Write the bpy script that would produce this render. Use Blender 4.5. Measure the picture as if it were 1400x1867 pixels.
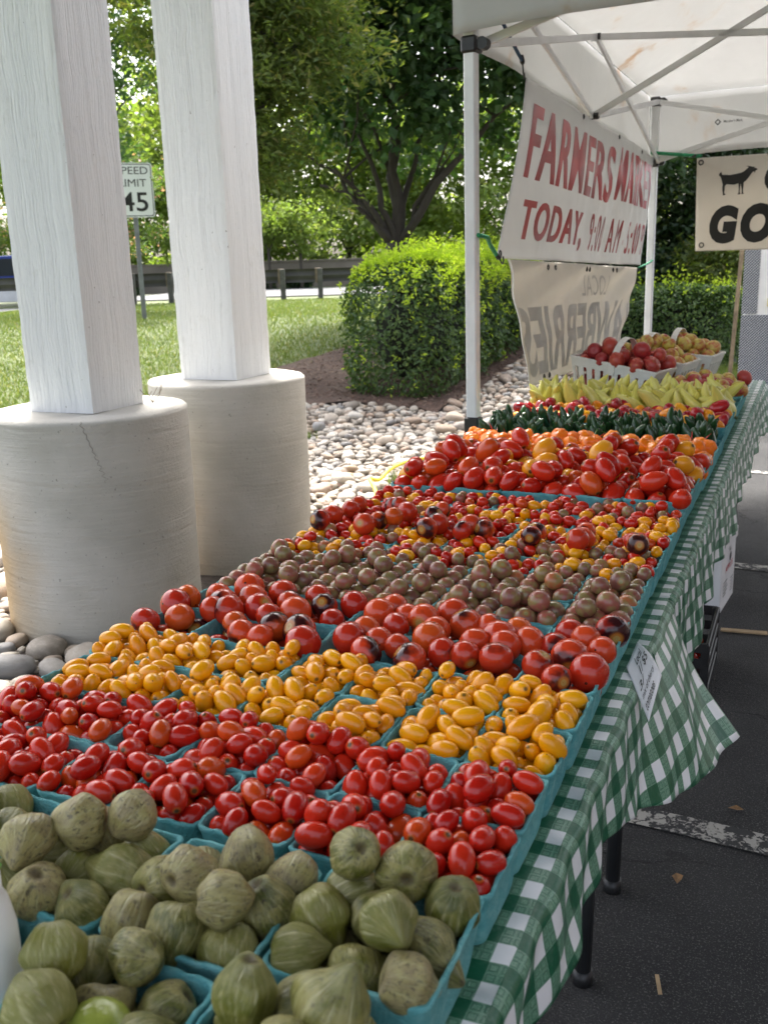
import bpy, bmesh, math, random
import numpy as np
from mathutils import Vector, Matrix

random.seed(7)
rng = np.random.default_rng(7)
S = bpy.context.scene
for o in list(bpy.data.objects):
    bpy.data.objects.remove(o)
COL = S.collection
PI = math.pi

# ------------------------------------------------------------------ camera
YAW, PITCH, ROLL = .41649, .24901, -.03036
CAM = np.array([.248, -.7866, 1.427])
_fw = np.array([-math.sin(YAW)*math.cos(PITCH), math.cos(YAW)*math.cos(PITCH), -math.sin(PITCH)])
_r0 = np.array([math.cos(YAW), math.sin(YAW), 0.])
_u0 = np.cross(_r0, _fw)
_r = _r0*math.cos(ROLL)+_u0*math.sin(ROLL)
_u = -_r0*math.sin(ROLL)+_u0*math.cos(ROLL)
cam = bpy.data.cameras.new('camera')
cam.sensor_fit = 'VERTICAL'; cam.sensor_height = 36.0
cam.lens = 1761.6*36/1867
cam.clip_start = .05; cam.clip_end = 600
cam.dof.use_dof = True; cam.dof.focus_distance = 1.9; cam.dof.aperture_fstop = 9.0
camo = bpy.data.objects.new('camera', cam); COL.objects.link(camo)
camo.matrix_world = Matrix(((_r[0], _u[0], -_fw[0], CAM[0]), (_r[1], _u[1], -_fw[1], CAM[1]),
                            (_r[2], _u[2], -_fw[2], CAM[2]), (0, 0, 0, 1)))
S.camera = camo

# ------------------------------------------------------------------ sky, sun, exposure
SUN_EL, SUN_AZ = math.radians(60), math.radians(-38)      # azimuth from +Y, negative = towards -X
world = bpy.data.worlds.new('World'); S.world = world; world.use_nodes = True
wn = world.node_tree; bg = wn.nodes['Background']
sky = wn.nodes.new('ShaderNodeTexSky'); sky.sky_type = 'NISHITA'; sky.sun_disc = False
sky.sun_elevation = SUN_EL; sky.sun_rotation = SUN_AZ; sky.dust_density = 6.0; sky.air_density = 1.0; sky.ozone_density = .6
hs = wn.nodes.new('ShaderNodeHueSaturation'); hs.inputs['Saturation'].default_value = .5
wn.links.new(sky.outputs[0], hs.inputs['Color']); wn.links.new(hs.outputs[0], bg.inputs['Color'])
bg.inputs['Strength'].default_value = .15
sun = bpy.data.lights.new('sun', 'SUN'); sun.energy = 2.0; sun.angle = math.radians(9); sun.color = (1, .96, .9)
suno = bpy.data.objects.new('sun', sun); COL.objects.link(suno)
sd = Vector((math.sin(SUN_AZ)*math.cos(SUN_EL), math.cos(SUN_AZ)*math.cos(SUN_EL), math.sin(SUN_EL)))
suno.rotation_euler = sd.to_track_quat('Z', 'Y').to_euler(); suno.location = (0, 0, 20)
S.view_settings.view_transform = 'Standard'; S.view_settings.look = 'None'
S.view_settings.exposure = 2.15; S.view_settings.gamma = 1.0
S.render.engine = 'CYCLES'

# ------------------------------------------------------------------ helpers: nodes
def srgb(r, g, b):
    f = lambda c: (c/255/12.92 if c/255 <= .04045 else ((c/255+.055)/1.055)**2.4)
    return (f(r), f(g), f(b), 1)
def nd(nt, typ, ins=None, **props):
    n = nt.nodes.new('ShaderNode'+typ)
    for k, v in props.items(): setattr(n, k, v)
    for k, v in (ins or {}).items():
        s = n.inputs[k]
        if isinstance(v, bpy.types.NodeSocket): nt.links.new(v, s)
        else: s.default_value = v
    return n
def mx(nt, f, a, b, mode='MIX'):
    n = nt.nodes.new('ShaderNodeMix'); n.data_type = 'RGBA'; n.blend_type = mode
    for i, v in ((0, f), (6, a), (7, b)):
        if isinstance(v, bpy.types.NodeSocket): nt.links.new(v, n.inputs[i])
        else: n.inputs[i].default_value = v
    return n.outputs[2]
def ma(nt, op, a, b=0., c=None, clamp=False):
    n = nt.nodes.new('ShaderNodeMath'); n.operation = op; n.use_clamp = clamp
    for i, v in enumerate((a, b, c)):
        if v is None: continue
        if isinstance(v, bpy.types.NodeSocket): nt.links.new(v, n.inputs[i])
        else: n.inputs[i].default_value = v
    return n.outputs[0]
def sst(nt, v, lo, hi):
    n = nd(nt, 'MapRange', {0: v, 1: lo, 2: hi, 3: 0., 4: 1.}, interpolation_type='SMOOTHSTEP'); return n.outputs[0]
def noise(nt, vec, scale, detail=4., rough=.55, dist=0.):
    return nd(nt, 'TexNoise', {'Vector': vec, 'Scale': scale, 'Detail': detail, 'Roughness': rough, 'Distortion': dist}).outputs[0]
def vmul(nt, vec, s):
    n = nd(nt, 'VectorMath', {0: vec, 1: s}, operation='MULTIPLY'); return n.outputs[0]
def new_mat(name):
    m = bpy.data.materials.new(name); m.use_nodes = True
    nt = m.node_tree; b = nt.nodes['Principled BSDF']; return m, nt, b
def bump(nt, b, h, strength=.5, dist=.01):
    n = nd(nt, 'Bump', {'Height': h, 'Strength': strength, 'Distance': dist}); nt.links.new(n.outputs[0], b.inputs['Normal'])
def objco(nt): return nd(nt, 'TexCoord').outputs['Object']
def simple(name, c, rough=.6, var=.12, scale=12., bstr=.0, bscale=80., metal=0., spec=.5):
    m, nt, b = new_mat(name); co = objco(nt)
    f = noise(nt, co, scale)
    a = tuple(x*(1-var*1.6) for x in c[:3])+(1,); d = tuple(min(1, x*(1+var*1.2)) for x in c[:3])+(1,)
    nt.links.new(mx(nt, sst(nt, f, .3, .7), a, d), b.inputs['Base Color'])
    b.inputs['Roughness'].default_value = rough; b.inputs['Metallic'].default_value = metal
    b.inputs['Specular IOR Level'].default_value = spec
    if bstr: bump(nt, b, noise(nt, co, bscale), bstr, .004)
    return m
def attr(nt, name): return nd(nt, 'Attribute', attribute_name=name)
def rnd_of(nt):
    r = nd(nt, 'ObjectInfo').outputs['Random']; a = attr(nt, 'rnd').outputs['Fac']
    return ma(nt, 'FRACT', ma(nt, 'ADD', r, a))

# ------------------------------------------------------------------ helpers: objects
def tag(o, label=None, cat=None, group=None, kind=None):
    if label: o['label'] = label
    if cat: o['category'] = cat
    if group: o['group'] = group
    if kind: o['kind'] = kind
    return o
def link(name, me, parent=None, loc=None):
    o = bpy.data.objects.new(name, me); COL.objects.link(o)
    if parent is not None: o.parent = parent
    if loc is not None: o.location = loc
    return o
def empty(name, loc=(0, 0, 0), rz=0.):
    o = bpy.data.objects.new(name, None); COL.objects.link(o); o.location = loc; o.rotation_euler = (0, 0, rz); o.empty_display_size = .05
    return o
class MB:
    def __init__(s): s.v = []; s.f = []; s.mi = []
    def add(s, vs, fs, mi=0):
        o = len(s.v); s.v += [tuple(map(float, q)) for q in vs]; s.f += [tuple(i+o for i in f) for f in fs]; s.mi += [mi]*len(fs); return s
    def box(s, c, d, rz=0., mi=0, bev=0., ax=None):
        x, y, z = [k/2 for k in d]
        if bev:
            b = min(bev, x*.9, y*.9, z*.9); vs = []
            for sx in (-1, 1):
                for sy in (-1, 1):
                    for sz in (-1, 1):
                        vs += [(sx*(x-b), sy*(y-b), sz*z), (sx*(x-b), sy*y, sz*(z-b)), (sx*x, sy*(y-b), sz*(z-b))]
            fs = None
        else:
            vs = [(a, b2, c2) for a in (-x, x) for b2 in (-y, y) for c2 in (-z, z)]
            fs = [(0, 1, 3, 2), (4, 6, 7, 5), (0, 4, 5, 1), (2, 3, 7, 6), (0, 2, 6, 4), (1, 5, 7, 3)]
        if fs is None:
            I = lambda a, b2, c2, k: ((a*2+b2)*2+c2)*3+k
            fs = []
            for sz in (0, 1): fs.append(tuple(I(a, b2, sz, 0) for a, b2 in ((0, 0), (1, 0), (1, 1), (0, 1))))
            for sy in (0, 1): fs.append(tuple(I(a, sy, c2, 1) for a, c2 in ((0, 0), (1, 0), (1, 1), (0, 1))))
            for sx in (0, 1): fs.append(tuple(I(sx, b2, c2, 2) for b2, c2 in ((0, 0), (1, 0), (1, 1), (0, 1))))
            for b2 in (0, 1):
                for c2 in (0, 1): fs.append((I(0, b2, c2, 0), I(1, b2, c2, 0), I(1, b2, c2, 1), I(0, b2, c2, 1)))
            for a in (0, 1):
                for c2 in (0, 1): fs.append((I(a, 0, c2, 0), I(a, 1, c2, 0), I(a, 1, c2, 2), I(a, 0, c2, 2)))
            for a in (0, 1):
                for b2 in (0, 1): fs.append((I(a, b2, 0, 1), I(a, b2, 1, 1), I(a, b2, 1, 2), I(a, b2, 0, 2)))
            for a in (0, 1):
                for b2 in (0, 1):
                    for c2 in (0, 1): fs.append(tuple(I(a, b2, c2, k) for k in range(3)))
        if ax is not None:
            vs = [tuple(Vector(ax[0])*v[0]+Vector(ax[1])*v[1]+Vector(ax[2])*v[2]) for v in vs]
        cr, sr = math.cos(rz), math.sin(rz)
        vs = [(c[0]+v[0]*cr-v[1]*sr, c[1]+v[0]*sr+v[1]*cr, c[2]+v[2]) for v in vs]
        return s.add(vs, fs, mi)
    def bar(s, a, b, w, h, mi=0, up=(0, 0, 1)):
        a = Vector(a); b = Vector(b); d = (b-a); L = d.length; d.normalize()
        u = Vector(up); sd_ = d.cross(u)
        if sd_.length < 1e-4: sd_ = d.cross(Vector((1, 0, 0)))
        sd_.normalize(); u = sd_.cross(d)
        return s.box((a+b)/2, (L, w, h), 0, mi, min(w, h)*.12, (d, sd_, u))
    def tube(s, pts, rad, n=8, mi=0, cap=True):
        pts = [Vector(p) for p in pts]; rs = rad if hasattr(rad, '__len__') else [rad]*len(pts)
        vs = []; fs = []; prev = None
        for i, p in enumerate(pts):
            t = (pts[min(i+1, len(pts)-1)]-pts[max(i-1, 0)]).normalized()
            if prev is None:
                a = t.cross(Vector((0, 0, 1)));
                if a.length < .05: a = t.cross(Vector((1, 0, 0)))
            else: a = prev-t*prev.dot(t)
            a.normalize(); prev = a; b = t.cross(a)
            for k in range(n):
                th = 2*PI*k/n; vs.append(p+(a*math.cos(th)+b*math.sin(th))*rs[i])
        for i in range(len(pts)-1):
            for k in range(n):
                k2 = (k+1) % n; fs.append((i*n+k, i*n+k2, (i+1)*n+k2, (i+1)*n+k))
        if cap: fs.append(tuple(range(n))[::-1]); fs.append(tuple((len(pts)-1)*n+k for k in range(n)))
        return s.add(vs, fs, mi)
    def lathe(s, prof, n=24, c=(0, 0, 0), mi=0):
        vs = [(c[0]+r*math.cos(2*PI*k/n), c[1]+r*math.sin(2*PI*k/n), c[2]+z) for r, z in prof for k in range(n)]
        fs = [(i*n+k, i*n+(k+1) % n, (i+1)*n+(k+1) % n, (i+1)*n+k) for i in range(len(prof)-1) for k in range(n)]
        return s.add(vs, fs, mi)
    def mesh(s, name, mats, smooth=False, fix=True):
        me = bpy.data.meshes.new(name); me.from_pydata(s.v, [], s.f)
        for m in (mats if isinstance(mats, (list, tuple)) else [mats]): me.materials.append(m)
        me.polygons.foreach_set('material_index', s.mi)
        if fix:
            bm = bmesh.new(); bm.from_mesh(me); bmesh.ops.recalc_face_normals(bm, faces=bm.faces); bm.to_mesh(me); bm.free()
        if smooth: me.polygons.foreach_set('use_smooth', [True]*len(me.polygons))
        me.update(); return me
    def build(s, name, mats, parent=None, smooth=False, loc=None, fix=True):
        return link(name, s.mesh(name, mats, smooth, fix), parent, loc)
def np_mesh(name, V, F, mats, smooth=True, attrs=None, mi=None):
    """V (n,3), F (m,k) constant k"""
    V = np.asarray(V, np.float32); F = np.asarray(F, np.int32); k = F.shape[1]
    me = bpy.data.meshes.new(name); me.vertices.add(len(V)); me.vertices.foreach_set('co', V.ravel())
    me.loops.add(F.size); me.loops.foreach_set('vertex_index', F.ravel())
    me.polygons.add(len(F)); me.polygons.foreach_set('loop_start', np.arange(0, F.size, k, dtype=np.int32))
    me.polygons.foreach_set('use_smooth', np.full(len(F), smooth))
    for m in (mats if isinstance(mats, (list, tuple)) else [mats]): me.materials.append(m)
    if mi is not None: me.polygons.foreach_set('material_index', np.asarray(mi, np.int32))
    for nme, a in (attrs or {}).items():
        a = np.asarray(a, np.float32)
        if a.ndim == 2:
            at = me.attributes.new(nme, 'FLOAT_VECTOR', 'POINT'); at.data.foreach_set('vector', a.ravel())
        else:
            at = me.attributes.new(nme, 'FLOAT', 'POINT'); at.data.foreach_set('value', a)
    me.update(); me.validate(); return me
def grid_faces(nu, nv, wrap=False):
    f = []
    for i in range(nu-1):
        for j in range(nv if wrap else nv-1):
            j2 = (j+1) % nv; f.append((i*nv+j, i*nv+j2, (i+1)*nv+j2, (i+1)*nv+j))
    return f
def sm(t): t = np.clip(t, 0, 1); return t*t*(3-2*t)
def vnoise(P, scale, seed=0):
    """cheap smooth value noise in 3D, about -1..1"""
    P = np.asarray(P, float)*scale; r = np.zeros(len(P)); g = np.random.default_rng(seed)
    for k in range(5):
        d = g.normal(size=(3, 3)); ph = g.uniform(0, 6.3, 3)
        r += np.sin(P@d[0]+ph[0])*np.sin(P@d[1]*1.3+ph[1])+.6*np.sin(P@d[2]*2.3+ph[2])
    return r/4.

# text -> flat mesh data (verts 2D, faces), fitted to a w x h rectangle starting at 0,0
def text_data(body, w, h, offset=0., shear=0., nx=0, ny=0, space=1.):
    cu = bpy.data.curves.new('lettering', 'FONT'); cu.body = body; cu.offset = offset; cu.shear = shear; cu.resolution_u = 4; cu.space_character = space
    o = bpy.data.objects.new('lettering', cu); COL.objects.link(o)
    dg = bpy.context.evaluated_depsgraph_get(); me = bpy.data.meshes.new_from_object(o.evaluated_get(dg))
    bm = bmesh.new(); bm.from_mesh(me)
    xs = [v.co.x for v in bm.verts]; ys = [v.co.y for v in bm.verts]
    x0, x1, y0, y1 = min(xs), max(xs), min(ys), max(ys)
    for v in bm.verts: v.co = Vector(((v.co.x-x0)/(x1-x0)*w, (v.co.y-y0)/(y1-y0)*h, 0))
    for n, L, ax in ((nx, w, (1, 0, 0)), (ny, h, (0, 1, 0))):
        for i in range(1, n):
            c = Vector(ax)*L*i/n
            bmesh.ops.bisect_plane(bm, geom=bm.verts[:]+bm.edges[:]+bm.faces[:], plane_co=c, plane_no=ax)
    bm.verts.index_update()
    V = [(v.co.x, v.co.y) for v in bm.verts]; F = [tuple(v.index for v in f.verts) for f in bm.faces]
    bm.free(); bpy.data.objects.remove(o); bpy.data.curves.remove(cu); bpy.data.meshes.remove(me)
    return V, F

# ------------------------------------------------------------------ terrain
FWH = np.array([-math.sin(YAW), math.cos(YAW)]); RTH = np.array([math.cos(YAW), math.sin(YAW)])
def tdist(x, y): return (x-CAM[0])*FWH[0]+(y-CAM[1])*FWH[1]
def terrain(x, y):
    """the lawn climbs from the market's lot to the road"""
    t = tdist(x, y); s = (x-CAM[0])*RTH[0]+(y-CAM[1])*RTH[1]
    return .70*sm((t-6.8)/10.0)*sm((.2-np.asarray(x, float))/2.0)-.42*sm((-s-7.5)/5)*sm((t-12)/10)
def fr(t, s): return (CAM[0]+FWH[0]*t+RTH[0]*s, CAM[1]+FWH[1]*t+RTH[1]*s)   # along / across the slope

# ================================================================== MATERIALS
def grass_mat():
    m, nt, b = new_mat('lawn'); co = nd(nt, 'NewGeometry').outputs['Position']
    a = noise(nt, co, 1.1, 5); f = noise(nt, vmul(nt, co, (1, 1, 1)), 60., 3)
    c = mx(nt, sst(nt, a, .35, .65), (.058, .092, .023, 1), (.100, .130, .040, 1))
    c = mx(nt, sst(nt, f, .45, .75), c, (.16, .17, .06, 1))
    nt.links.new(c, b.inputs['Base Color']); b.inputs['Roughness'].default_value = .8; bump(nt, b, f, .8, .03); return m
def leaf_mat(name, c1, c2, c3, trans=.35, rough=.45, spec=.4):
    m, nt, b = new_mat(name); r = attr(nt, 'rnd').outputs['Fac']; q = ma(nt, 'FRACT', ma(nt, 'MULTIPLY', r, 7.31))
    c = mx(nt, r, c1, c2); c = mx(nt, sst(nt, q, .8, .97), c, c3)
    nt.links.new(c, b.inputs['Base Color']); b.inputs['Roughness'].default_value = rough; b.inputs['Specular IOR Level'].default_value = spec
    tr = nd(nt, 'BsdfTranslucent', {'Color': mx(nt, 1., c, (1.6, 1.7, .7, 1), 'MULTIPLY')})
    ms = nd(nt, 'MixShader', {0: trans, 1: b.outputs[0], 2: tr.outputs[0]})
    nt.links.new(ms.outputs[0], nt.nodes['Material Output'].inputs['Surface']); return m
def asphalt_mat():
    m, nt, b = new_mat('asphalt'); co = nd(nt, 'NewGeometry').outputs['Position']
    f = noise(nt, co, 210., 3, .7); g = noise(nt, co, 2.2, 5); s = nd(nt, 'TexVoronoi', {'Vector': co, 'Scale': 170.}).outputs['Distance']
    w = nd(nt, 'TexVoronoi', {'Vector': nd(nt, 'VectorMath', {0: co, 1: nd(nt, 'VectorMath', {0: nd(nt, 'TexNoise', {'Vector': co, 'Scale': 5., 'Detail': 5.}).outputs[1], 1: (.5, .5, .5)}, operation='MULTIPLY').outputs[0]}, operation='ADD').outputs[0], 'Scale': 1.15}, feature='DISTANCE_TO_EDGE').outputs['Distance']
    crack = ma(nt, 'SUBTRACT', 1., sst(nt, w, .002, .012)); crack = ma(nt, 'MULTIPLY', crack, sst(nt, noise(nt, co, 1.3, 2), .5, .6))
    c = mx(nt, sst(nt, g, .3, .7), (.012, .0122, .0132, 1), (.032, .032, .032, 1))
    c = mx(nt, sst(nt, f, .54, .66), c, (.115, .112, .105, 1))
    c = mx(nt, ma(nt, 'MULTIPLY', sst(nt, noise(nt, co, .9, 4, .6, .5), .56, .66), .55), c, (.010, .010, .011, 1))
    c = mx(nt, crack, c, (.006, .006, .006, 1))
    nt.links.new(c, b.inputs['Base Color']); b.inputs['Roughness'].default_value = .82
    bump(nt, b, ma(nt, 'SUBTRACT', ma(nt, 'ADD', f, ma(nt, 'MULTIPLY', s, .6)), crack), .8, .006); return m
def paint_line_mat():
    m, nt, b = new_mat('worn_line_paint'); co = nd(nt, 'NewGeometry').outputs['Position']
    f = noise(nt, co, 26., 6, .65); g = noise(nt, co, 300., 3)
    w = nd(nt, 'TexVoronoi', {'Vector': nd(nt, 'VectorMath', {0: co, 1: vmul(nt, nd(nt, 'TexNoise', {'Vector': co, 'Scale': 30., 'Detail': 4.}).outputs[1], (.12, .12, .12))}, operation='ADD').outputs[0], 'Scale': 9.}, feature='DISTANCE_TO_EDGE').outputs['Distance']
    k = ma(nt, 'MULTIPLY', sst(nt, w, .02, .06), sst(nt, f, .45, .52))
    c = mx(nt, k, (.035, .035, .036, 1), mx(nt, g, (.34, .325, .29, 1), (.46, .44, .40, 1)))
    nt.links.new(c, b.inputs['Base Color']); b.inputs['Roughness'].default_value = .8; bump(nt, b, k, .5, .003); return m
def mulch_mat():
    m, nt, b = new_mat('mulch'); co = nd(nt, 'NewGeometry').outputs['Position']
    f = noise(nt, vmul(nt, co, (1, 1, 1)), 55., 4, .7); g = noise(nt, co, 4., 4)
    c = mx(nt, sst(nt, f, .3, .7), (.030, .017, .012, 1), (.150, .088, .060, 1)); c = mx(nt, sst(nt, g, .5, .7), c, (.10, .065, .048, 1))
    nt.links.new(c, b.inputs['Base Color']); b.inputs['Roughness'].default_value = .9; bump(nt, b, f, 1., .03); return m
def stone_mat():
    m, nt, b = new_mat('river_stone'); r = rnd_of(nt); lc = attr(nt, 'lc').outputs['Vector']
    q = ma(nt, 'FRACT', ma(nt, 'MULTIPLY', r, 13.7))
    cr = nd(nt, 'ValToRGB', {0: r}); e = cr.color_ramp
    cols = [(0, (.36, .31, .25)), (.16, (.20, .17, .135)), (.30, (.41, .365, .30)), (.46, (.19, .19, .19)), (.58, (.34, .235, .145)), (.72, (.48, .445, .39)), (.86, (.24, .155, .10)), (.95, (.38, .335, .275))]
    while len(e.elements) < len(cols): e.elements.new(.5)
    for el, (p, c) in zip(e.elements, cols): el.position = p; el.color = c+(1,)
    e.interpolation = 'LINEAR'
    P = nd(nt, 'VectorMath', {0: lc, 1: nd(nt, 'CombineXYZ', {0: ma(nt, 'MULTIPLY', r, 90.), 1: ma(nt, 'MULTIPLY', q, 50.), 2: 0.}).outputs[0]}, operation='ADD').outputs[0]
    f = noise(nt, P, 2.4, 6, .65); g = noise(nt, P, 22., 3)
    c = mx(nt, ma(nt, 'MULTIPLY', sst(nt, f, .42, .7), .55), cr.outputs[0], mx(nt, q, (.14, .125, .11, 1), (.54, .49, .42, 1)))
    c = mx(nt, ma(nt, 'MULTIPLY', sst(nt, g, .5, .8), .35), c, (.14, .12, .10, 1))
    nt.links.new(c, b.inputs['Base Color']); b.inputs['Roughness'].default_value = .7; bump(nt, b, ma(nt, 'ADD', f, ma(nt, 'MULTIPLY', g, .4)), .35, .01); return m
def concrete_mat():
    m, nt, b = new_mat('cast_concrete'); co = objco(nt)
    st = noise(nt, vmul(nt, co, (1.2, 1.2, 26.)), 3., 6, .65); g = noise(nt, co, 3., 5); sp = noise(nt, co, 70., 3)
    c = mx(nt, sst(nt, g, .3, .72), (.40, .385, .345, 1), (.50, .48, .44, 1)); c = mx(nt, ma(nt, 'MULTIPLY', sst(nt, st, .45, .75), .35), c, (.58, .56, .51, 1))
    sx = nd(nt, 'SeparateXYZ', {0: co})
    stain = ma(nt, 'MULTIPLY', sst(nt, ma(nt, 'SUBTRACT', ma(nt, 'MULTIPLY', noise(nt, co, 2.5, 4), .35), sx.outputs[0]), .08, .42), ma(nt, 'SUBTRACT', 1., sst(nt, sx.outputs[2], .30, .80)))
    c = mx(nt, ma(nt, 'MULTIPLY', stain, .75), c, (.50, .30, .10, 1))
    lowd = ma(nt, 'MULTIPLY', ma(nt, 'SUBTRACT', 1., sst(nt, ma(nt, 'ADD', sx.outputs[2], ma(nt, 'MULTIPLY', g, .3)), .12, .5)), .28)
    c = mx(nt, lowd, c, (.34, .28, .18, 1))
    c = mx(nt, ma(nt, 'MULTIPLY', sst(nt, sp, .66, .74), .6), c, (.10, .09, .08, 1))
    nt.links.new(c, b.inputs['Base Color']); b.inputs['Roughness'].default_value = .85
    bump(nt, b, ma(nt, 'ADD', st, ma(nt, 'MULTIPLY', sp, .7)), .65, .006); return m
def post_paint_mat():
    m, nt, b = new_mat('white_painted_timber'); co = objco(nt)
    off = nd(nt, 'ObjectInfo').outputs['Random']
    cw = nd(nt, 'VectorMath', {0: co, 1: nd(nt, 'CombineXYZ', {2: ma(nt, 'MULTIPLY', off, 9.)}).outputs[0]}, operation='ADD').outputs[0]
    warp = nd(nt, 'TexNoise', {'Vector': vmul(nt, cw, (1.2, 1.2, 1.6)), 'Scale': 2.2, 'Detail': 2.}).outputs[1]
    p = nd(nt, 'VectorMath', {0: vmul(nt, cw, (1, 1, .012)), 1: nd(nt, 'VectorMath', {0: warp, 1: (.05, .05, .0)}, operation='MULTIPLY').outputs[0]}, operation='ADD').outputs[0]
    g = noise(nt, p, 120., 3, .6); big = noise(nt, vmul(nt, cw, (1, 1, .15)), 4., 4); dirt = noise(nt, cw, 9., 6, .7); sp = noise(nt, cw, 55., 2)
    c = mx(nt, sst(nt, big, .3, .7), (.63, .64, .655, 1), (.71, .715, .72, 1))
    c = mx(nt, ma(nt, 'MULTIPLY', sst(nt, g, .45, .28), .30), c, (.46, .47, .49, 1))
    c = mx(nt, ma(nt, 'MULTIPLY', sst(nt, dirt, .58, .75), .30), c, (.42, .41, .38, 1))
    c = mx(nt, ma(nt, 'MULTIPLY', sst(nt, sp, .74, .79), .8), c, (.10, .08, .06, 1))
    nt.links.new(c, b.inputs['Base Color']); b.inputs['Roughness'].default_value = .55; bump(nt, b, ma(nt, 'ADD', g, ma(nt, 'MULTIPLY', sp, .25)), .75, .008); return m
def gingham_mat():
    m, nt, b = new_mat('green_gingham_vinyl'); uv = nd(nt, 'UVMap').outputs[0]; s = nd(nt, 'SeparateXYZ', {0: uv})
    P = .055
    fu = ma(nt, 'FRACT', ma(nt, 'DIVIDE', s.outputs[0], P)); fv = ma(nt, 'FRACT', ma(nt, 'DIVIDE', s.outputs[1], P))
    a = sst(nt, fu, .49, .51); c = sst(nt, fv, .49, .51)
    hatch = noise(nt, vmul(nt, uv, (900, 900, 1)), 1., 2)
    dark = ma(nt, 'MULTIPLY', a, c); both = ma(nt, 'MAXIMUM', a, c)
    mid = mx(nt, sst(nt, hatch, .35, .65), (.055, .19, .105, 1), (.22, .38, .27, 1))
    # pressed motif: little ringed squares inside the half-tone checks
    def cell(f, o): return ma(nt, 'ABSOLUTE', ma(nt, 'SUBTRACT', ma(nt, 'FRACT', ma(nt, 'MULTIPLY', ma(nt, 'ADD', f, o), 4.)), .5))
    d = ma(nt, 'MAXIMUM', cell(fu, 0.), cell(fv, 0.)); ring = ma(nt, 'MULTIPLY', sst(nt, d, .22, .27), ma(nt, 'SUBTRACT', 1., sst(nt, d, .36, .41)))
    half = ma(nt, 'SUBTRACT', both, dark); motif = ma(nt, 'MULTIPLY', ring, half)
    col = mx(nt, both, (.80, .80, .81, 1), mid); col = mx(nt, dark, col, (.008, .10, .045, 1))
    col = mx(nt, ma(nt, 'MULTIPLY', motif, .55), col, (.015, .10, .05, 1))
    sc = noise(nt, uv, 60., 5, .7); col = mx(nt, ma(nt, 'MULTIPLY', sst(nt, sc, .5, .8), .14), col, (.55, .6, .55, 1))
    nt.links.new(col, b.inputs['Base Color']); b.inputs['Roughness'].default_value = .36; b.inputs['Specular IOR Level'].default_value = .45
    bump(nt, b, ma(nt, 'ADD', ma(nt, 'MULTIPLY', motif, .5), noise(nt, uv, 45., 4)), .35, .004); return m
def pulp_mat():
    m, nt, b = new_mat('teal_moulded_pulp'); co = objco(nt); r = nd(nt, 'ObjectInfo').outputs['Random']
    f = noise(nt, co, 55., 5, .7); g = noise(nt, co, 420., 2)
    c = mx(nt, r, (.070, .290, .320, 1), (.120, .385, .395, 1)); c = mx(nt, ma(nt, 'MULTIPLY', sst(nt, f, .42, .68), .6), c, (.24, .50, .49, 1))
    c = mx(nt, ma(nt, 'MULTIPLY', sst(nt, g, .6, .75), .3), c, (.04, .20, .23, 1))
    nt.links.new(c, b.inputs['Base Color']); b.inputs['Roughness'].default_value = .88; bump(nt, b, ma(nt, 'ADD', f, ma(nt, 'MULTIPLY', g, .5)), .9, .004); return m
def tomato_mat(name, c1, c2, scar=(.10, .055, .02, 1), dark=None, rough=.2, mott=None, coat=.2):
    m, nt, b = new_mat(name); r = rnd_of(nt); lc = attr(nt, 'lc').outputs['Vector']; z = nd(nt, 'SeparateXYZ', {0: lc}).outputs[2]
    q = ma(nt, 'FRACT', ma(nt, 'MULTIPLY', r, 17.3)); P = nd(nt, 'VectorMath', {0: lc, 1: nd(nt, 'CombineXYZ', {0: ma(nt, 'MULTIPLY', r, 60.), 1: ma(nt, 'MULTIPLY', q, 60.), 2: 0.}).outputs[0]}, operation='ADD').outputs[0]
    n1 = noise(nt, P, 1.1, 2); n2 = noise(nt, P, 40., 2)
    c = mx(nt, q, c1, c2)
    c = mx(nt, ma(nt, 'MULTIPLY', sst(nt, ma(nt, 'FRACT', ma(nt, 'MULTIPLY', r, 53.1)), .86, .98), .6), c, mx(nt, .5, c, (.62, .17, .01, 1)))
    if mott: c = mx(nt, ma(nt, 'MULTIPLY', sst(nt, n1, .38, .66), .75), c, mott)
    c = mx(nt, ma(nt, 'MULTIPLY', sst(nt, n2, .55, .8), .12), c, tuple(min(1, x*1.6+.02) for x in c1[:3])+(1,))
    if dark:
        k = ma(nt, 'ADD', ma(nt, 'ADD', ma(nt, 'MULTIPLY', z, .75), ma(nt, 'MULTIPLY', ma(nt, 'SUBTRACT', n1, .5), 1.5)), ma(nt, 'MULTIPLY', ma(nt, 'SUBTRACT', r, .78), 1.25))
        c = mx(nt, ma(nt, 'MULTIPLY', sst(nt, k, .0, .62), .96), c, dark)
        c = mx(nt, ma(nt, 'MULTIPLY', sst(nt, z, .86, .965), .55), c, (.52, .16, .02, 1))
    c = mx(nt, ma(nt, 'MULTIPLY', sst(nt, z, .90, .97), .35), c, (.45, .22, .04, 1)); c = mx(nt, sst(nt, z, .965, .985), c, scar)
    c = mx(nt, sst(nt, ma(nt, 'MULTIPLY', z, -1.), .992, .997), c, (.03, .015, .01, 1))
    nt.links.new(c, b.inputs['Base Color']); b.inputs['Roughness'].default_value = rough
    b.inputs['Specular IOR Level'].default_value = .32; b.inputs['Coat Weight'].default_value = coat; b.inputs['Coat Roughness'].default_value = .07
    b.inputs['Subsurface Weight'].default_value = .0
    bump(nt, b, ma(nt, 'ADD', n1, ma(nt, 'MULTIPLY', n2, .1)), .12, .004); return m
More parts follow.
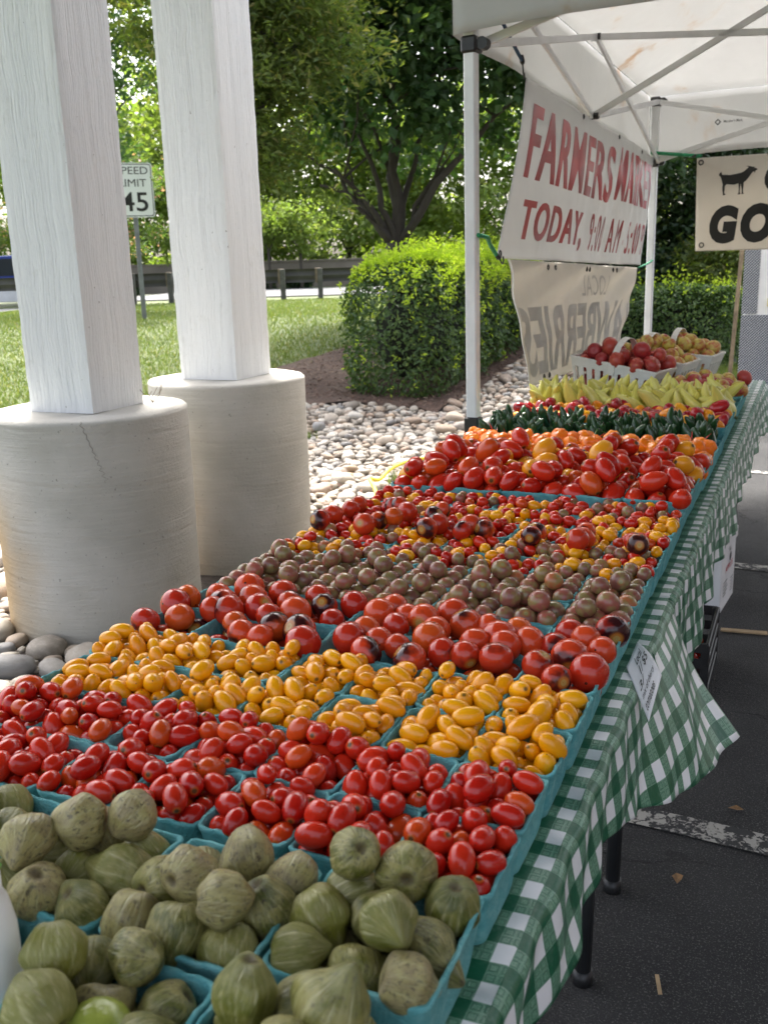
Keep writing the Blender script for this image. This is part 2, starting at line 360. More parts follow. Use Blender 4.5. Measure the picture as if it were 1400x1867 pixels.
def husk_mat():
    m, nt, b = new_mat('papery_husk'); r = rnd_of(nt); lc = attr(nt, 'lc').outputs['Vector']; vein = attr(nt, 'vein').outputs['Fac']
    s = nd(nt, 'SeparateXYZ', {0: lc}); q = ma(nt, 'FRACT', ma(nt, 'MULTIPLY', r, 17.3))
    P = nd(nt, 'VectorMath', {0: lc, 1: nd(nt, 'CombineXYZ', {0: ma(nt, 'MULTIPLY', r, 70.), 1: ma(nt, 'MULTIPLY', q, 40.), 2: 0.}).outputs[0]}, operation='ADD').outputs[0]
    n1 = noise(nt, P, 1.5, 5, .6, .4); n2 = noise(nt, P, 5.5, 6, .7, .8)
    ln = nd(nt, 'VectorMath', {0: nd(nt, 'VectorMath', {0: lc, 1: (1, 1, 0)}, operation='MULTIPLY').outputs[0]}, operation='NORMALIZE').outputs[0]
    fib = nd(nt, 'VectorMath', {0: vmul(nt, ln, (9., 9., 0.)), 1: nd(nt, 'CombineXYZ', {0: ma(nt, 'MULTIPLY', r, 70.), 1: 0., 2: ma(nt, 'MULTIPLY', s.outputs[2], 1.6)}).outputs[0]}, operation='ADD').outputs[0]
    n3 = noise(nt, fib, 1.6, 4, .6, .3)
    q2 = ma(nt, 'FRACT', ma(nt, 'MULTIPLY', r, 41.9))
    base = mx(nt, q, (.065, .078, .008, 1), (.185, .185, .024, 1)); base = mx(nt, sst(nt, q2, .74, .90), base, (.235, .185, .080, 1))
    c = mx(nt, sst(nt, n1, .34, .66), base, mx(nt, q2, (.175, .170, .034, 1), (.34, .295, .11, 1)))
    c = mx(nt, ma(nt, 'MULTIPLY', sst(nt, n2, .50, .66), ma(nt, 'MULTIPLY', sst(nt, q2, .15, .75), .9)), c, (.034, .024, .013, 1))
    c = mx(nt, ma(nt, 'MULTIPLY', ma(nt, 'MULTIPLY', vein, sst(nt, n1, .3, .6)), .55), c, (.46, .43, .22, 1))
    c = mx(nt, ma(nt, 'MULTIPLY', sst(nt, n3, .54, .66), .42), c, (.36, .34, .16, 1))
    c = mx(nt, ma(nt, 'MULTIPLY', sst(nt, s.outputs[2], .955, .995), .85), c, (.10, .075, .03, 1))
    nt.links.new(c, b.inputs['Base Color']); b.inputs['Roughness'].default_value = .33; b.inputs['Specular IOR Level'].default_value = .5
    bump(nt, b, ma(nt, 'ADD', ma(nt, 'ADD', ma(nt, 'MULTIPLY', n2, .25), ma(nt, 'MULTIPLY', n3, .8)), ma(nt, 'MULTIPLY', vein, .5)), .55, .005); return m
def pepper_mat(name, c1, c2, rough=.22):
    m, nt, b = new_mat(name); r = rnd_of(nt); lc = attr(nt, 'lc').outputs['Vector']; q = ma(nt, 'FRACT', ma(nt, 'MULTIPLY', r, 17.3))
    n = noise(nt, lc, 2.4, 4); c = mx(nt, q, c1, c2); c = mx(nt, ma(nt, 'MULTIPLY', sst(nt, n, .5, .75), .3), c, tuple(min(1, x*1.5+.01) for x in c2[:3])+(1,))
    nt.links.new(c, b.inputs['Base Color']); b.inputs['Roughness'].default_value = rough; bump(nt, b, n, .25, .006); return m
def apple_mat():
    m, nt, b = new_mat('apple_skin'); r = rnd_of(nt); lc = attr(nt, 'lc').outputs['Vector']; q = ma(nt, 'FRACT', ma(nt, 'MULTIPLY', r, 17.3))
    P = nd(nt, 'VectorMath', {0: lc, 1: nd(nt, 'CombineXYZ', {0: ma(nt, 'MULTIPLY', r, 60.), 1: 3., 2: 0.}).outputs[0]}, operation='ADD').outputs[0]
    n = noise(nt, P, 1.3, 4, .6); st = noise(nt, vmul(nt, P, (6, 6, .8)), 2., 3)
    k = sst(nt, ma(nt, 'ADD', ma(nt, 'ADD', n, ma(nt, 'MULTIPLY', st, .25)), ma(nt, 'MULTIPLY', ma(nt, 'SUBTRACT', attr(nt, 'redness').outputs['Fac'], .5), 1.1)), .45, .8)
    rd = nd(nt, 'ObjectInfo').outputs['Color']; 
    c = mx(nt, k, mx(nt, q, (.54, .46, .06, 1), (.60, .54, .14, 1)), mx(nt, q, (.33, .025, .03, 1), (.46, .07, .045, 1)))
    nt.links.new(c, b.inputs['Base Color']); b.inputs['Roughness'].default_value = .32; return m
def fabric_mat(name, c, trans=.4, stain=0., rough=.6, stainc=(.45, .25, .08, 1)):
    m, nt, b = new_mat(name); co = nd(nt, 'NewGeometry').outputs['Position']
    f = noise(nt, co, 2.0, 5, .6, .6); g = noise(nt, co, 9., 5, .65)
    col = mx(nt, g, tuple(x*.9 for x in c[:3])+(1,), c)
    if stain: col = mx(nt, ma(nt, 'MULTIPLY', ma(nt, 'MULTIPLY', sst(nt, f, .56, .70), sst(nt, g, .42, .62)), stain), col, stainc)
    nt.links.new(col, b.inputs['Base Color']); b.inputs['Roughness'].default_value = rough
    bump(nt, b, f, .3, .03)
    tr = nd(nt, 'BsdfTranslucent', {'Color': col}); ms = nd(nt, 'MixShader', {0: trans, 1: b.outputs[0], 2: tr.outputs[0]})
    nt.links.new(ms.outputs[0], nt.nodes['Material Output'].inputs['Surface']); return m
def bark_mat(name='bark', c1=(.03, .024, .02, 1), c2=(.09, .076, .064, 1)):
    m, nt, b = new_mat(name); co = nd(nt, 'NewGeometry').outputs['Position']; f = noise(nt, vmul(nt, co, (1, 1, .25)), 28., 5, .7)
    nt.links.new(mx(nt, f, c1, c2), b.inputs['Base Color']); b.inputs['Roughness'].default_value = .9; bump(nt, b, f, 1., .03); return m
def tread_mat():
    m, nt, b = new_mat('tread_plate'); co = nd(nt, 'NewGeometry').outputs['Position']; s = nd(nt, 'SeparateXYZ', {0: co})
    u = ma(nt, 'MULTIPLY', s.outputs[0], 40.); v = ma(nt, 'MULTIPLY', s.outputs[2], 40.)
    a = ma(nt, 'ADD', u, v); c = ma(nt, 'SUBTRACT', u, v)
    fa = ma(nt, 'ABSOLUTE', ma(nt, 'SUBTRACT', ma(nt, 'FRACT', a), .5)); fc = ma(nt, 'ABSOLUTE', ma(nt, 'SUBTRACT', ma(nt, 'FRACT', c), .5))
    k = ma(nt, 'MULTIPLY', ma(nt, 'SUBTRACT', 1., sst(nt, fa, .30, .42)), ma(nt, 'SUBTRACT', 1., sst(nt, fc, .10, .20)))
    nt.links.new(mx(nt, k, (.10, .11, .13, 1), (.80, .82, .85, 1)), b.inputs['Base Color']); b.inputs['Metallic'].default_value = .25; b.inputs['Roughness'].default_value = .32
    bump(nt, b, k, .8, .004); return m

M = dict(
    grass=grass_mat(), asphalt=asphalt_mat(), line=paint_line_mat(), mulch=mulch_mat(), stone=stone_mat(), concrete=concrete_mat(), timber=post_paint_mat(),
    gingham=gingham_mat(), pulp=pulp_mat(), husk=husk_mat(), apple=apple_mat(), bark=bark_mat(), tread=tread_mat(),
    soil=simple('dark_soil', (.045, .034, .026), .95, .3, 30, .8, 90),
    road=simple('road_surface', (.12, .12, .125), .85, .1, 1.5, .3, 60),
    red=tomato_mat('red_grape_skin', (.40, .009, .005, 1), (.56, .026, .008, 1), rough=.2),
    yellow=tomato_mat('yellow_grape_skin', (.72, .27, .002, 1), (.80, .36, .005, 1), scar=(.18, .10, .02, 1), rough=.22),
    large=tomato_mat('purple_shouldered_tomato_skin', (.40, .018, .008, 1), (.56, .060, .014, 1), dark=(.018, .006, .008, 1), rough=.17, scar=(.38, .24, .07, 1)),
    heir=tomato_mat('dusky_tomato_skin', (.160, .064, .048, 1), (.320, .095, .068, 1), mott=(.215, .200, .065, 1), rough=.24, scar=(.25, .22, .09, 1)),
    roma=tomato_mat('roma_skin', (.42, .011, .006, 1), (.58, .034, .010, 1), rough=.19),
    oroma=tomato_mat('orange_roma_skin', (.74, .27, .01, 1), (.80, .36, .02, 1), rough=.2),
    hab=pepper_mat('orange_habanero_skin', (.80, .15, .006, 1), (.86, .24, .01, 1), .2),
    jal=pepper_mat('jalapeno_skin', (.014, .042, .014, 1), (.026, .070, .020, 1), .14),
    chili_r=pepper_mat('red_chili_skin', (.36, .012, .008, 1), (.48, .03, .012, 1)), chili_g=pepper_mat('green_chili_skin', (.06, .14, .02, 1), (.11, .20, .03, 1)),
    minir=pepper_mat('red_pepper_skin', (.28, .006, .012, 1), (.40, .012, .015, 1), .18), miniy=pepper_mat('orange_pepper_skin', (.78, .20, .004, 1), (.82, .38, .01, 1), .18),
    banana=pepper_mat('banana_pepper_skin', (.58, .52, .085, 1), (.66, .62, .17, 1), .28),
    stem=simple('green_stem', (.07, .13, .025), .6, .2, 40), tomatillo=pepper_mat('tomatillo_skin', (.10, .19, .02, 1), (.25, .29, .05, 1), .2),
    white=simple('white_enamel', (.78, .78, .77), .35, .04, 6), white_metal=simple('white_tent_pole', (.70, .71, .72), .38, .05, 8),
    black=simple('black_plastic', (.015, .015, .016), .45, .2, 30), steel=simple('galvanised_steel', (.26, .275, .29), .45, .12, 6, metal=.6),
    darksteel=simple('dark_steel', (.022, .024, .027), .5, .15, 10), weathered=simple('weathered_wood', (.17, .13, .085), .85, .2, 10, .4, 60),
    canvas=fabric_mat('canopy_fabric', (.66, .66, .65, 1), .45, .5), banner=fabric_mat('white_vinyl', (.70, .70, .69, 1), .30, .25, .38, (.40, .38, .34, 1)),
    banner_tan=fabric_mat('cream_vinyl', (.70, .665, .60, 1), .32, .2, .45, (.5, .42, .3, 1)),
    print_red=simple('red_print', (.42, .010, .020), .3, .2, 6), print_grey=simple('grey_print', (.46, .44, .41), .5, .08, 6), print_black=simple('black_print', (.012, .012, .012), .5, .1, 6),
    paper=simple('white_paper', (.80, .80, .83), .7, .02, 20), ink=simple('black_ink', (.01, .01, .012), .6, .05, 20), card=simple('white_cardboard', (.74, .74, .75), .6, .03, 8),
    cardboard=simple('brown_cardboard', (.42, .30, .17), .8, .1, 20), print_pink=simple('red_box_print', (.50, .05, .06), .6, .1, 20),
    green_cord=simple('green_bungee', (.01, .22, .09), .6, .2, 60), blue_cord=simple('blue_bungee', (.012, .05, .11), .6, .2, 60), yellow_cord=simple('yellow_cable', (.72, .58, .03), .5, .06, 20),
    plastic=simple('white_basket_plastic', (.74, .73, .69), .38, .03, 10), blue=simple('blue_car_paint', (.015, .035, .20), .2, .05, 3), silver=simple('silver_paint', (.45, .46, .48), .3, .05, 3),
    glass=simple('dark_window_glass', (.02, .025, .03), .06, .05, 3), tyre=simple('rubber', (.015, .015, .015), .8, .1, 20), wall=simple('beige_wall', (.17, .145, .12), .85, .1, 1),
    sign=simple('reflective_sign_sheet', (.76, .77, .77), .4, .02, 3), ceiling=simple('ceiling_boards', (.14, .135, .13), .8, .06, 3), dryleaf=simple('dry_leaf', (.25, .14, .06), .8, .2, 60),
    grey_wood=simple('grey_timber', (.085, .082, .075), .9, .2, 8, .3, 60), core=simple('inner_shade_dark', (.010, .014, .007), .95, .3, 10), chip=simple('bark_chip', (.12, .07, .048), .9, .3, 8), ivory=simple('ivory_plastic', (.66, .58, .34), .5, .05, 10))
L = dict(
    hedge=leaf_mat('hedge_leaf', (.042, .085, .024, 1), (.075, .130, .036, 1), (.15, .22, .05, 1), .3, .32, .4),
    sprout=leaf_mat('fresh_hedge_leaf', (.27, .38, .028, 1), (.42, .52, .055, 1), (.48, .54, .09, 1), .5, .4),
    maple=leaf_mat('dark_maple_leaf', (.032, .072, .028, 1), (.056, .105, .038, 1), (.080, .135, .050, 1), .42),
    oak=leaf_mat('olive_leaf', (.075, .112, .026, 1), (.120, .155, .040, 1), (.20, .19, .065, 1), .48),
    bright=leaf_mat('yellow_green_leaf', (.12, .18, .04, 1), (.19, .25, .065, 1), (.25, .28, .10, 1), .55),
    ever=leaf_mat('evergreen_leaf', (.016, .036, .014, 1), (.032, .062, .020, 1), (.09, .12, .03, 1), .25, .35),
    myrtle=leaf_mat('myrtle_leaf', (.065, .12, .03, 1), (.11, .16, .045, 1), (.42, .22, .22, 1), .4),
    blade=leaf_mat('grass_blade', (.070, .108, .025, 1), (.120, .155, .045, 1), (.20, .185, .08, 1), .4, .55), herb=leaf_mat('herb_leaf', (.06, .20, .02, 1), (.10, .28, .03, 1), (.12, .3, .04, 1), .3))

# ================================================================== SETTING
def sheet(name, xs, ys, dz, mat, wob=0., kind='structure'):
    X, Y = np.meshgrid(xs, ys, indexing='ij'); Z = terrain(X, Y)+dz
    if wob: Z = Z+wob*vnoise(np.stack([X.ravel(), Y.ravel(), 0*X.ravel()], 1), 2.3, 3).reshape(X.shape)
    V = np.stack([X, Y, Z], -1).reshape(-1, 3)
    o = link(name, np_mesh(name, V, grid_faces(len(xs), len(ys)), mat)); tag(o, kind=kind); return o
def axis(lo, hi, near, n=60):
    return np.unique(np.concatenate([np.linspace(lo, -near, 24), np.linspace(-near, near, n), np.linspace(near, hi, 24)]))
sheet('ground', axis(-260, 260, 30, 100), axis(-200, 300, 30, 100), -.012, M['grass'])
sheet('parking_lot', np.linspace(-.86, 24, 60), np.linspace(-14, 16, 80), .004, M['asphalt'])
bed = sheet('pebble_bed', np.linspace(-5.1, -.87, 50), np.linspace(-1, 12.6, 120), .006, M['soil'], .006)
# mulch round the hedge, an uneven front border
mx_, my_ = np.linspace(-5.3, -2.82, 40), np.linspace(7.55, 13.2, 60)
X, Y = np.meshgrid(mx_, my_, indexing='ij')
edge = 7.62+.10*np.sin(X*3.1)+.05*np.sin(X*7.7)
Yw = edge+(Y-7.55)/(13.2-7.55)*(13.2-edge); Xw = X+.08*np.sin(Yw*2.2)*(X > -3.2)+.16*np.sin(Yw*1.3)*(X < -5.0)
V = np.stack([Xw, Yw, terrain(Xw, Yw)+.03+.012*vnoise(np.stack([Xw.ravel(), Yw.ravel(), 0*Xw.ravel()], 1), 6, 4).reshape(X.shape)], -1).reshape(-1, 3)
tag(link('mulch_bed', np_mesh('mulch_bed', V, grid_faces(40, 60), M['mulch'])), kind='structure')
# road beyond the guardrail
T, Sx = np.meshgrid(np.linspace(27.0, 37, 12), np.linspace(-60, 60, 60), indexing='ij')
Xr, Yr = fr(T, Sx); V = np.stack([Xr, Yr, terrain(Xr, Yr)+.02], -1).reshape(-1, 3)
tag(link('road', np_mesh('road', V, grid_faces(12, 60), M['road'])), kind='structure')
# kerb at the lot's edge, cast in separate stones
for i in range(16):
    MB().box((-.80, -6+i*1.1, .055), (.15, 1.09, .13), 0, 0, .012).build('kerb_stone', M['concrete'], bpy.data.objects['parking_lot'])
# worn stall lines
for y0, sl in ((1.535, -.06), (3.86, -.05), (6.05, -.04)):
    nx_ = 40; xs = np.linspace(-.70, 4.6, nx_); V = []
    for k, x in enumerate(xs):
        for s_ in (-1, 1): V.append((x, y0+sl*x+s_*(.044+.004*math.sin(x*9+s_)), .0085))
    o = link('stall_line', np_mesh('stall_line', V, grid_faces(nx_, 2), M['line']), bpy.data.objects['parking_lot'])

# ------------------------------------------------------------------ river stones
COLS = [(-2.46, 2.36, .90, .40, .160), (-2.40, 3.32, .92, .385, .160)]
def project(P):
    d = np.asarray(P, float)-CAM; w = d@_fw
    return 700+1761.6*(d@_r)/w, 933.5-1761.6*(d@_u)/w, w
def stone_mesh(seed, nu=9, nv=7):
    g = np.random.default_rng(seed); th = np.linspace(0, PI, nv); V = []
    for i in range(nv):
        for j in range(nu):
            p = 2*PI*j/nu; V.append((math.sin(th[i])*math.cos(p), math.sin(th[i])*math.sin(p), math.cos(th[i])))
    V = np.array(V); lc = V.copy()
    e = g.uniform(2.0, 2.7); V = np.sign(V)*np.abs(V)**(2/e)
    V = V*(1+.13*vnoise(V, 1.3, seed+1)[:, None])
    V[:, 0] *= g.uniform(1.0, 1.25); V[:, 1] *= g.uniform(.74, .98); V[:, 2] *= g.uniform(.48, .72)
    F = [f for f in grid_faces(nv, nu, True)]
    return V, np.array(F), lc
SB = [stone_mesh(100+i) for i in range(8)]; SBN = [stone_mesh(200+i, 18, 12) for i in range(8)]
cell = {}; stones = []
def try_stone(x, y, r):
    gx, gy = int(x/.12), int(y/.12)
    for a in range(gx-2, gx+3):
        for b in range(gy-2, gy+3):
            for (px, py, pr) in cell.get((a, b), ()):
                if (px-x)**2+(py-y)**2 < ((pr+r)*.86)**2: return
    cell.setdefault((gx, gy), []).append((x, y, r)); stones.append((x, y, r))
for _ in range(260):      # bigger cobbles by the nearer base
    x, y, r = random.uniform(-3.3, -1.7), random.uniform(1.1, 2.6), random.uniform(.048, .078)
    if not any((x-c[0])**2+(y-c[1])**2 < (c[3]+r*.9)**2 for c in COLS): try_stone(x, y, r)
for rr, n in (((.055, .082), 240), ((.042, .058), 2200), ((.029, .042), 16000), ((.018, .029), 34000)):
    for _ in range(n):
        x = random.uniform(-4.7, -.95); y = random.uniform(.6, 12.2); r = random.uniform(*rr)
        if y > 7.62+.10*math.sin(x*3.1) and x < -2.86: continue
        if any((x-c[0])**2+(y-c[1])**2 < (c[3]+r*.9)**2 for c in COLS): continue
        if x < -3.6 and y > 3: 
            if y < 5.5 or x < -4.6: pass
        px, py, w = project((x, y, .03))
        if w < 1 or px < -60 or px > 1210 or py < 560: continue
        try_stone(x, y, r)
stones.sort(key=lambda s: -s[2]/math.hypot(s[0]-CAM[0], s[1]-CAM[1]))
sm_near = [np_mesh('stone', V, F, M['stone'], True, {'lc': lc}) for V, F, lc in SBN]
VV, FF, LC, RN = [], [], [], []; off = 0
def vis_stone(s):          # stones the photograph shows
    px, py, w = project((s[0], s[1], .05)); return -20 < px < 1090 and (py < 1010 or px < 330)
stones = [s for s in stones if vis_stone(s)]
for i, (x, y, r) in enumerate(stones):
    z = float(terrain(x, y)); rz = random.uniform(0, 2*PI); tx, ty = random.gauss(0, .16), random.gauss(0, .16)
    if i < 300:
        o = link('stone', sm_near[i % 8], bed, (x, y, z+r*.42)); o.rotation_euler = (tx, ty, rz); o.scale = (r, r, r*random.uniform(.9, 1.15))
    else:
        V, F, lc = SB[i % 8]; k = i; V = V*r
        c, s_ = math.cos(rz), math.sin(rz); Rm = np.array([[c, -s_, tx], [s_, c, ty], [-tx, -ty, 1]])
        VV.append(V@Rm.T+(x, y, z+r*.42)); FF.append(F+off); off += len(V); LC.append(lc); RN.append(np.full(len(V), random.random()))
if VV:
    o = link('small_stones', np_mesh('small_stones', np.concatenate(VV), np.concatenate(FF), M['stone'], True, {'lc': np.concatenate(LC), 'rnd': np.concatenate(RN)}), bed); o['kind'] = 'stuff'
# bark chips on the mulch
n = 9000; cx = rng.uniform(-5.2, -2.85, n); cyy = rng.uniform(7.7, 12.8, n); k = (rng.normal(size=(n, 2))); ang = rng.uniform(0, PI, n); ln = rng.uniform(.015, .05, n); wd = rng.uniform(.004, .010, n)
cz = terrain(cx, cyy)+.042+rng.uniform(0, .02, n); d = np.stack([np.cos(ang), np.sin(ang), rng.normal(0, .3, n)], 1); e = np.stack([-np.sin(ang), np.cos(ang), rng.normal(0, .4, n)], 1)
C0 = np.stack([cx, cyy, cz], 1)
V = np.stack([C0-d*ln[:, None]/2-e*wd[:, None]/2, C0+d*ln[:, None]/2-e*wd[:, None]/2, C0+d*ln[:, None]/2+e*wd[:, None]/2, C0-d*ln[:, None]/2+e*wd[:, None]/2], 1).reshape(-1, 3)
mc = leaf_mat('bark_chips', (.045, .024, .017, 1), (.17, .10, .07, 1), (.26, .19, .14, 1), .0, .9)
o = link('bark_chips', np_mesh('bark_chips', V, np.arange(4*n).reshape(-1, 4), mc, False, {'rnd': np.repeat(rng.random(n), 4)}), bpy.data.objects['mulch_bed']); o['kind'] = 'stuff'

n = 2600; cx = rng.uniform(-4.2, -.95, n); cyy = rng.uniform(1.2, 11.5, n); k = vnoise(np.stack([cx, cyy, 0*cx], 1), 1.7, 9) > .15; cx, cyy = cx[k], cyy[k]; n = len(cx)
ang = rng.uniform(0, PI, n); ln = rng.uniform(.012, .045, n); wd = rng.uniform(.004, .012, n); C0 = np.stack([cx, cyy, terrain(cx, cyy)+.035+rng.uniform(0, .02, n)], 1)
d = np.stack([np.cos(ang), np.sin(ang), rng.normal(0, .3, n)], 1); e = np.stack([-np.sin(ang), np.cos(ang), rng.normal(0, .4, n)], 1)
V = np.stack([C0-d*ln[:, None]/2-e*wd[:, None]/2, C0+d*ln[:, None]/2-e*wd[:, None]/2, C0+d*ln[:, None]/2+e*wd[:, None]/2, C0-d*ln[:, None]/2+e*wd[:, None]/2], 1).reshape(-1, 3)
o = link('leaf_litter', np_mesh('leaf_litter', V, np.arange(4*n).reshape(-1, 4), mc, False, {'rnd': np.repeat(rng.random(n), 4)}), bed); o['kind'] = 'stuff'

# ------------------------------------------------------------------ foliage makers
def leaves(C0, size, up=.4, asp=.5, outward=None, seed=0, flat=0.):
    """rhombic leaves bent along the midrib at points C0; returns V, F(4), rnd"""
    g = np.random.default_rng(seed); n = len(C0)
    nrm = g.normal(size=(n, 3)); nrm[:, 2] = np.abs(nrm[:, 2])*(1+flat)+up
    if outward is not None: nrm += outward*1.1
    nrm /= np.linalg.norm(nrm, axis=1)[:, None]
    d = g.normal(size=(n, 3)); d[:, 2] -= .25; d -= nrm*(d*nrm).sum(1)[:, None]; d /= np.linalg.norm(d, axis=1)[:, None]+1e-9
    e = np.cross(nrm, d); s = size*g.uniform(.6, 1.25, n)[:, None]
    V = np.stack([C0, C0+d*s*.5+e*s*asp*.5+nrm*s*.10, C0+d*s-nrm*s*.08, C0+d*s*.5-e*s*asp*.5+nrm*s*.10], 1).reshape(-1, 3)
    return V, np.arange(4*n).reshape(-1, 4), np.repeat(g.random(n), 4)
def branch_tube(mb, a, b, r0, r1, sag=.0, n=6, seg=5, seed=0):
    g = random.Random(seed); a = Vector(a); b = Vector(b); pts = []; rs = []
    L_ = (b-a).length
    for i in range(seg+1):
        t = i/seg; p = a.lerp(b, t); w = math.sin(PI*t)
        p += Vector((g.uniform(-1, 1), g.uniform(-1, 1), g.uniform(-.3, .9)))*L_*.05*w + Vector((0, 0, sag*w)); pts.append(p); rs.append(r0+(r1-r0)*t)
    mb.tube(pts, rs, n); return pts
def tree(name, label, base, fork_z, crown, nclump, nleaf, lsize, leafmat, trunk_r, limbs, group=None, seed=1, clump=.55, keep=None, barkm=None, cat='tree', shell=.5, twigs=True, asp=.5):
    """crown: list of (centre, radii) ellipsoids; leaves hang in clumps inside them"""
    g = np.random.default_rng(seed); root = empty(name, base)
    B = np.array(base); cl = []
    vol = np.array([r[0]*r[1]*r[2] for c, r in crown]); vol = vol/vol.sum()
    while len(cl) < nclump:
        c, r = crown[g.choice(len(crown), p=vol)]; v = g.normal(size=3); v /= np.linalg.norm(v); v *= g.uniform(shell, 1.)
        p = np.array(c)+v*np.array(r)
        if keep is None or keep(p): cl.append((p, v))
    P = []; O = []
    per = nleaf//nclump
    for p, v in cl:
        k = int(per*g.uniform(.5, 1.5)); s = clump*g.uniform(.6, 1.3)
        q = g.normal(size=(k, 3))*np.array([s, s, s*.55])*.5; P.append(p+q); O.append(np.repeat(v[None], k, 0)*.3)
    P = np.concatenate(P)-B; O = np.concatenate(O)
    V, F, rn = leaves(P, lsize, .5, asp, O, seed)
    # clumps differ a little in hue
    link('crown', np_mesh('crown', V, F, leafmat, False, {'rnd': rn}), root)
    mb = MB(); f = Vector((0, 0, fork_z-base[2]))
    mb.tube([(0, 0, -.05), (0.02, 0, .25*f.z), f*.6, f], [trunk_r*1.35, trunk_r*1.08, trunk_r, trunk_r*.92], 10)
    for i, (tgt, r0) in enumerate(limbs):
        e = Vector(np.array(tgt)-B); pts = branch_tube(mb, f*random.uniform(.78, .98), e, r0, r0*.35, .12, 7, 6, seed*50+i)
        if twigs:
            for j in range(4):
                q = pts[random.randint(2, 6)]; c = Vector(cl[g.integers(len(cl))][0]-B)
                if (c-q).length < 2.6: branch_tube(mb, q, c, r0*.35, r0*.10, .08, 5, 4, seed*90+i*7+j)
    mb.build('trunk', barkm or M['bark'], root, True)
    tag(root, label, cat, group); return root

# ------------------------------------------------------------------ trees
def ft(t, s, z): x, y = fr(t, s); return (float(x), float(y), float(z))
def tb(t, s): x, y = fr(t, s); return (float(x), float(y), float(terrain(x, y)))
LB = 14.4
tree('maple_tree', 'dark green maple with low forking trunk behind the clipped hedge', tb(LB, .30), 1.75,
     [(ft(LB, .9, 5.1), (2.9, 2.3, 2.5)), (ft(LB, 2.9, 4.6), (1.9, 1.7, 2.3)), (ft(LB+.5, -.6, 4.9), (1.6, 1.7, 2.0))], 260, 36000, .15, L['maple'], .17,
     [(ft(LB-.3, -.55, 2.75), .06), (ft(LB+.2, -.95, 3.0), .055), (ft(LB-.2, -.2, 3.2), .06), (ft(LB, .28, 3.6), .085), (ft(LB+.3, .75, 3.3), .065), (ft(LB, 1.0, 2.75), .06), (ft(LB-.4, 2.0, 3.6), .07), (ft(LB+.4, .3, 4.6), .09), (ft(LB-.2, -.75, 2.55), .055)],
     seed=11, clump=.56, shell=.3, asp=.75)
tree('oak_tree', 'olive green willow oak crown hanging beside the right timber post', tb(11.7, -2.05), 2.3,
     [(ft(11.6, -1.65, 4.6), (1.25, 1.3, 2.3)), (ft(11.4, -1.0, 3.55), (1.15, 1.0, 1.15)), (ft(11.5, -1.45, 2.75), (.7, .8, .75)), (ft(11.6, -.85, 5.0), (1.0, 1.0, 1.3)), (ft(11.5, -.72, 2.35), (.35, .4, .42))], 200, 34000, .115, L['oak'], .14,
     [(ft(11.6, -1.2, 3.4), .06), (ft(11.5, -.9, 2.9), .05), (ft(11.6, -2.2, 3.9), .08), (ft(11.4, -.7, 3.9), .05), (ft(11.6, -1.8, 2.8), .05)], seed=12, clump=.5, shell=.25, asp=.32)
tree('elm_tree', 'dark thin-crowned tree seen between the two timber posts', tb(21, -5.6), 3.2,
     [(ft(21, -5.7, 6.2), (2.3, 2.0, 2.6)), (ft(21, -5.9, 3.9), (1.4, 1.2, 1.0)), (ft(21, -8.9, 5.6), (1.4, 1.5, 1.9))], 120, 9000, .17, L['maple'], .12,
     [(ft(21, -5.2, 4.6), .06), (ft(21, -6.4, 4.9), .06), (ft(21, -5.8, 6.4), .07), (ft(21, -6.2, 4.0), .05)], seed=13, clump=.65, shell=.2, asp=.5)
tree('crepe_myrtle', 'pink-tinged flowering tree behind the speed limit sign', tb(24.5, -6.3), 1.7,
     [(ft(24.5, -6.3, 3.1), (1.7, 1.2, 1.7)), (ft(38, -15.0, 3.2), (2.2, 1.6, 1.7))], 90, 14000, .12, L['myrtle'], .07,
     [(ft(24.5, -6.0, 2.6), .045), (ft(24.5, -6.7, 2.7), .045), (ft(24.4, -6.3, 3.0), .045)], seed=14, clump=.45, shell=.1, barkm=bark_mat('reddish_bark', (.09, .045, .03, 1), (.2, .11, .07, 1)))
FARL = ['behind the blue pickup', 'left of the speed limit sign', 'behind the speed limit sign', 'behind the right timber post', 'just right of the right timber post', 'left of the maple trunk', 'directly behind the maple trunk', 'right of the maple trunk', 'behind the farmers market banner']
for i, (t, s, h, r) in enumerate([(43, -19.5, 10.5, 4.2), (45, -14.5, 12, 4.4), (42, -11.5, 10, 3.8), (46, -8.2, 12, 4.2), (43, -4.6, 9.6, 3.6), (44.5, -1.2, 10.4, 3.8), (46, 2.2, 9.8, 4.0), (43, 5.6, 11, 4.0), (45, 9.8, 12, 4.4)]):
    tree('roadside_tree', 'hazy yellow-green tree across the road, '+FARL[i], tb(t, s), 2.0,
         [(ft(t, s, h*.56), (r, r*.8, h*.40)), (ft(t-.5, s+.5, 2.7), (r*1.0, r*.6, 1.3))], 110, 11000, .34, L['bright'], .12,
         [(ft(t, s-.8, 3.6), .07), (ft(t, s+.7, 3.4), .07), (ft(t, s, 4.6), .08)], 'trees across the road', 30+i, .95, shell=.3, twigs=False)
for i, (t, s, lab) in enumerate([(37.8, -4.05, 'slender young tree by the far wall, left of the pair'), (37.8, -2.85, 'slender young tree by the far wall, right of the pair')]):
    tree('young_tree', lab, tb(t, s), 2.2, [(ft(t, s, 3.0), (1.5, 1.2, .95))], 34, 3600, .17, L['bright'], .055, [(ft(t, s-.5, 2.8), .03), (ft(t, s+.5, 2.9), .03)], 'young trees by the far wall', 50+i, .6, shell=.2, twigs=False)
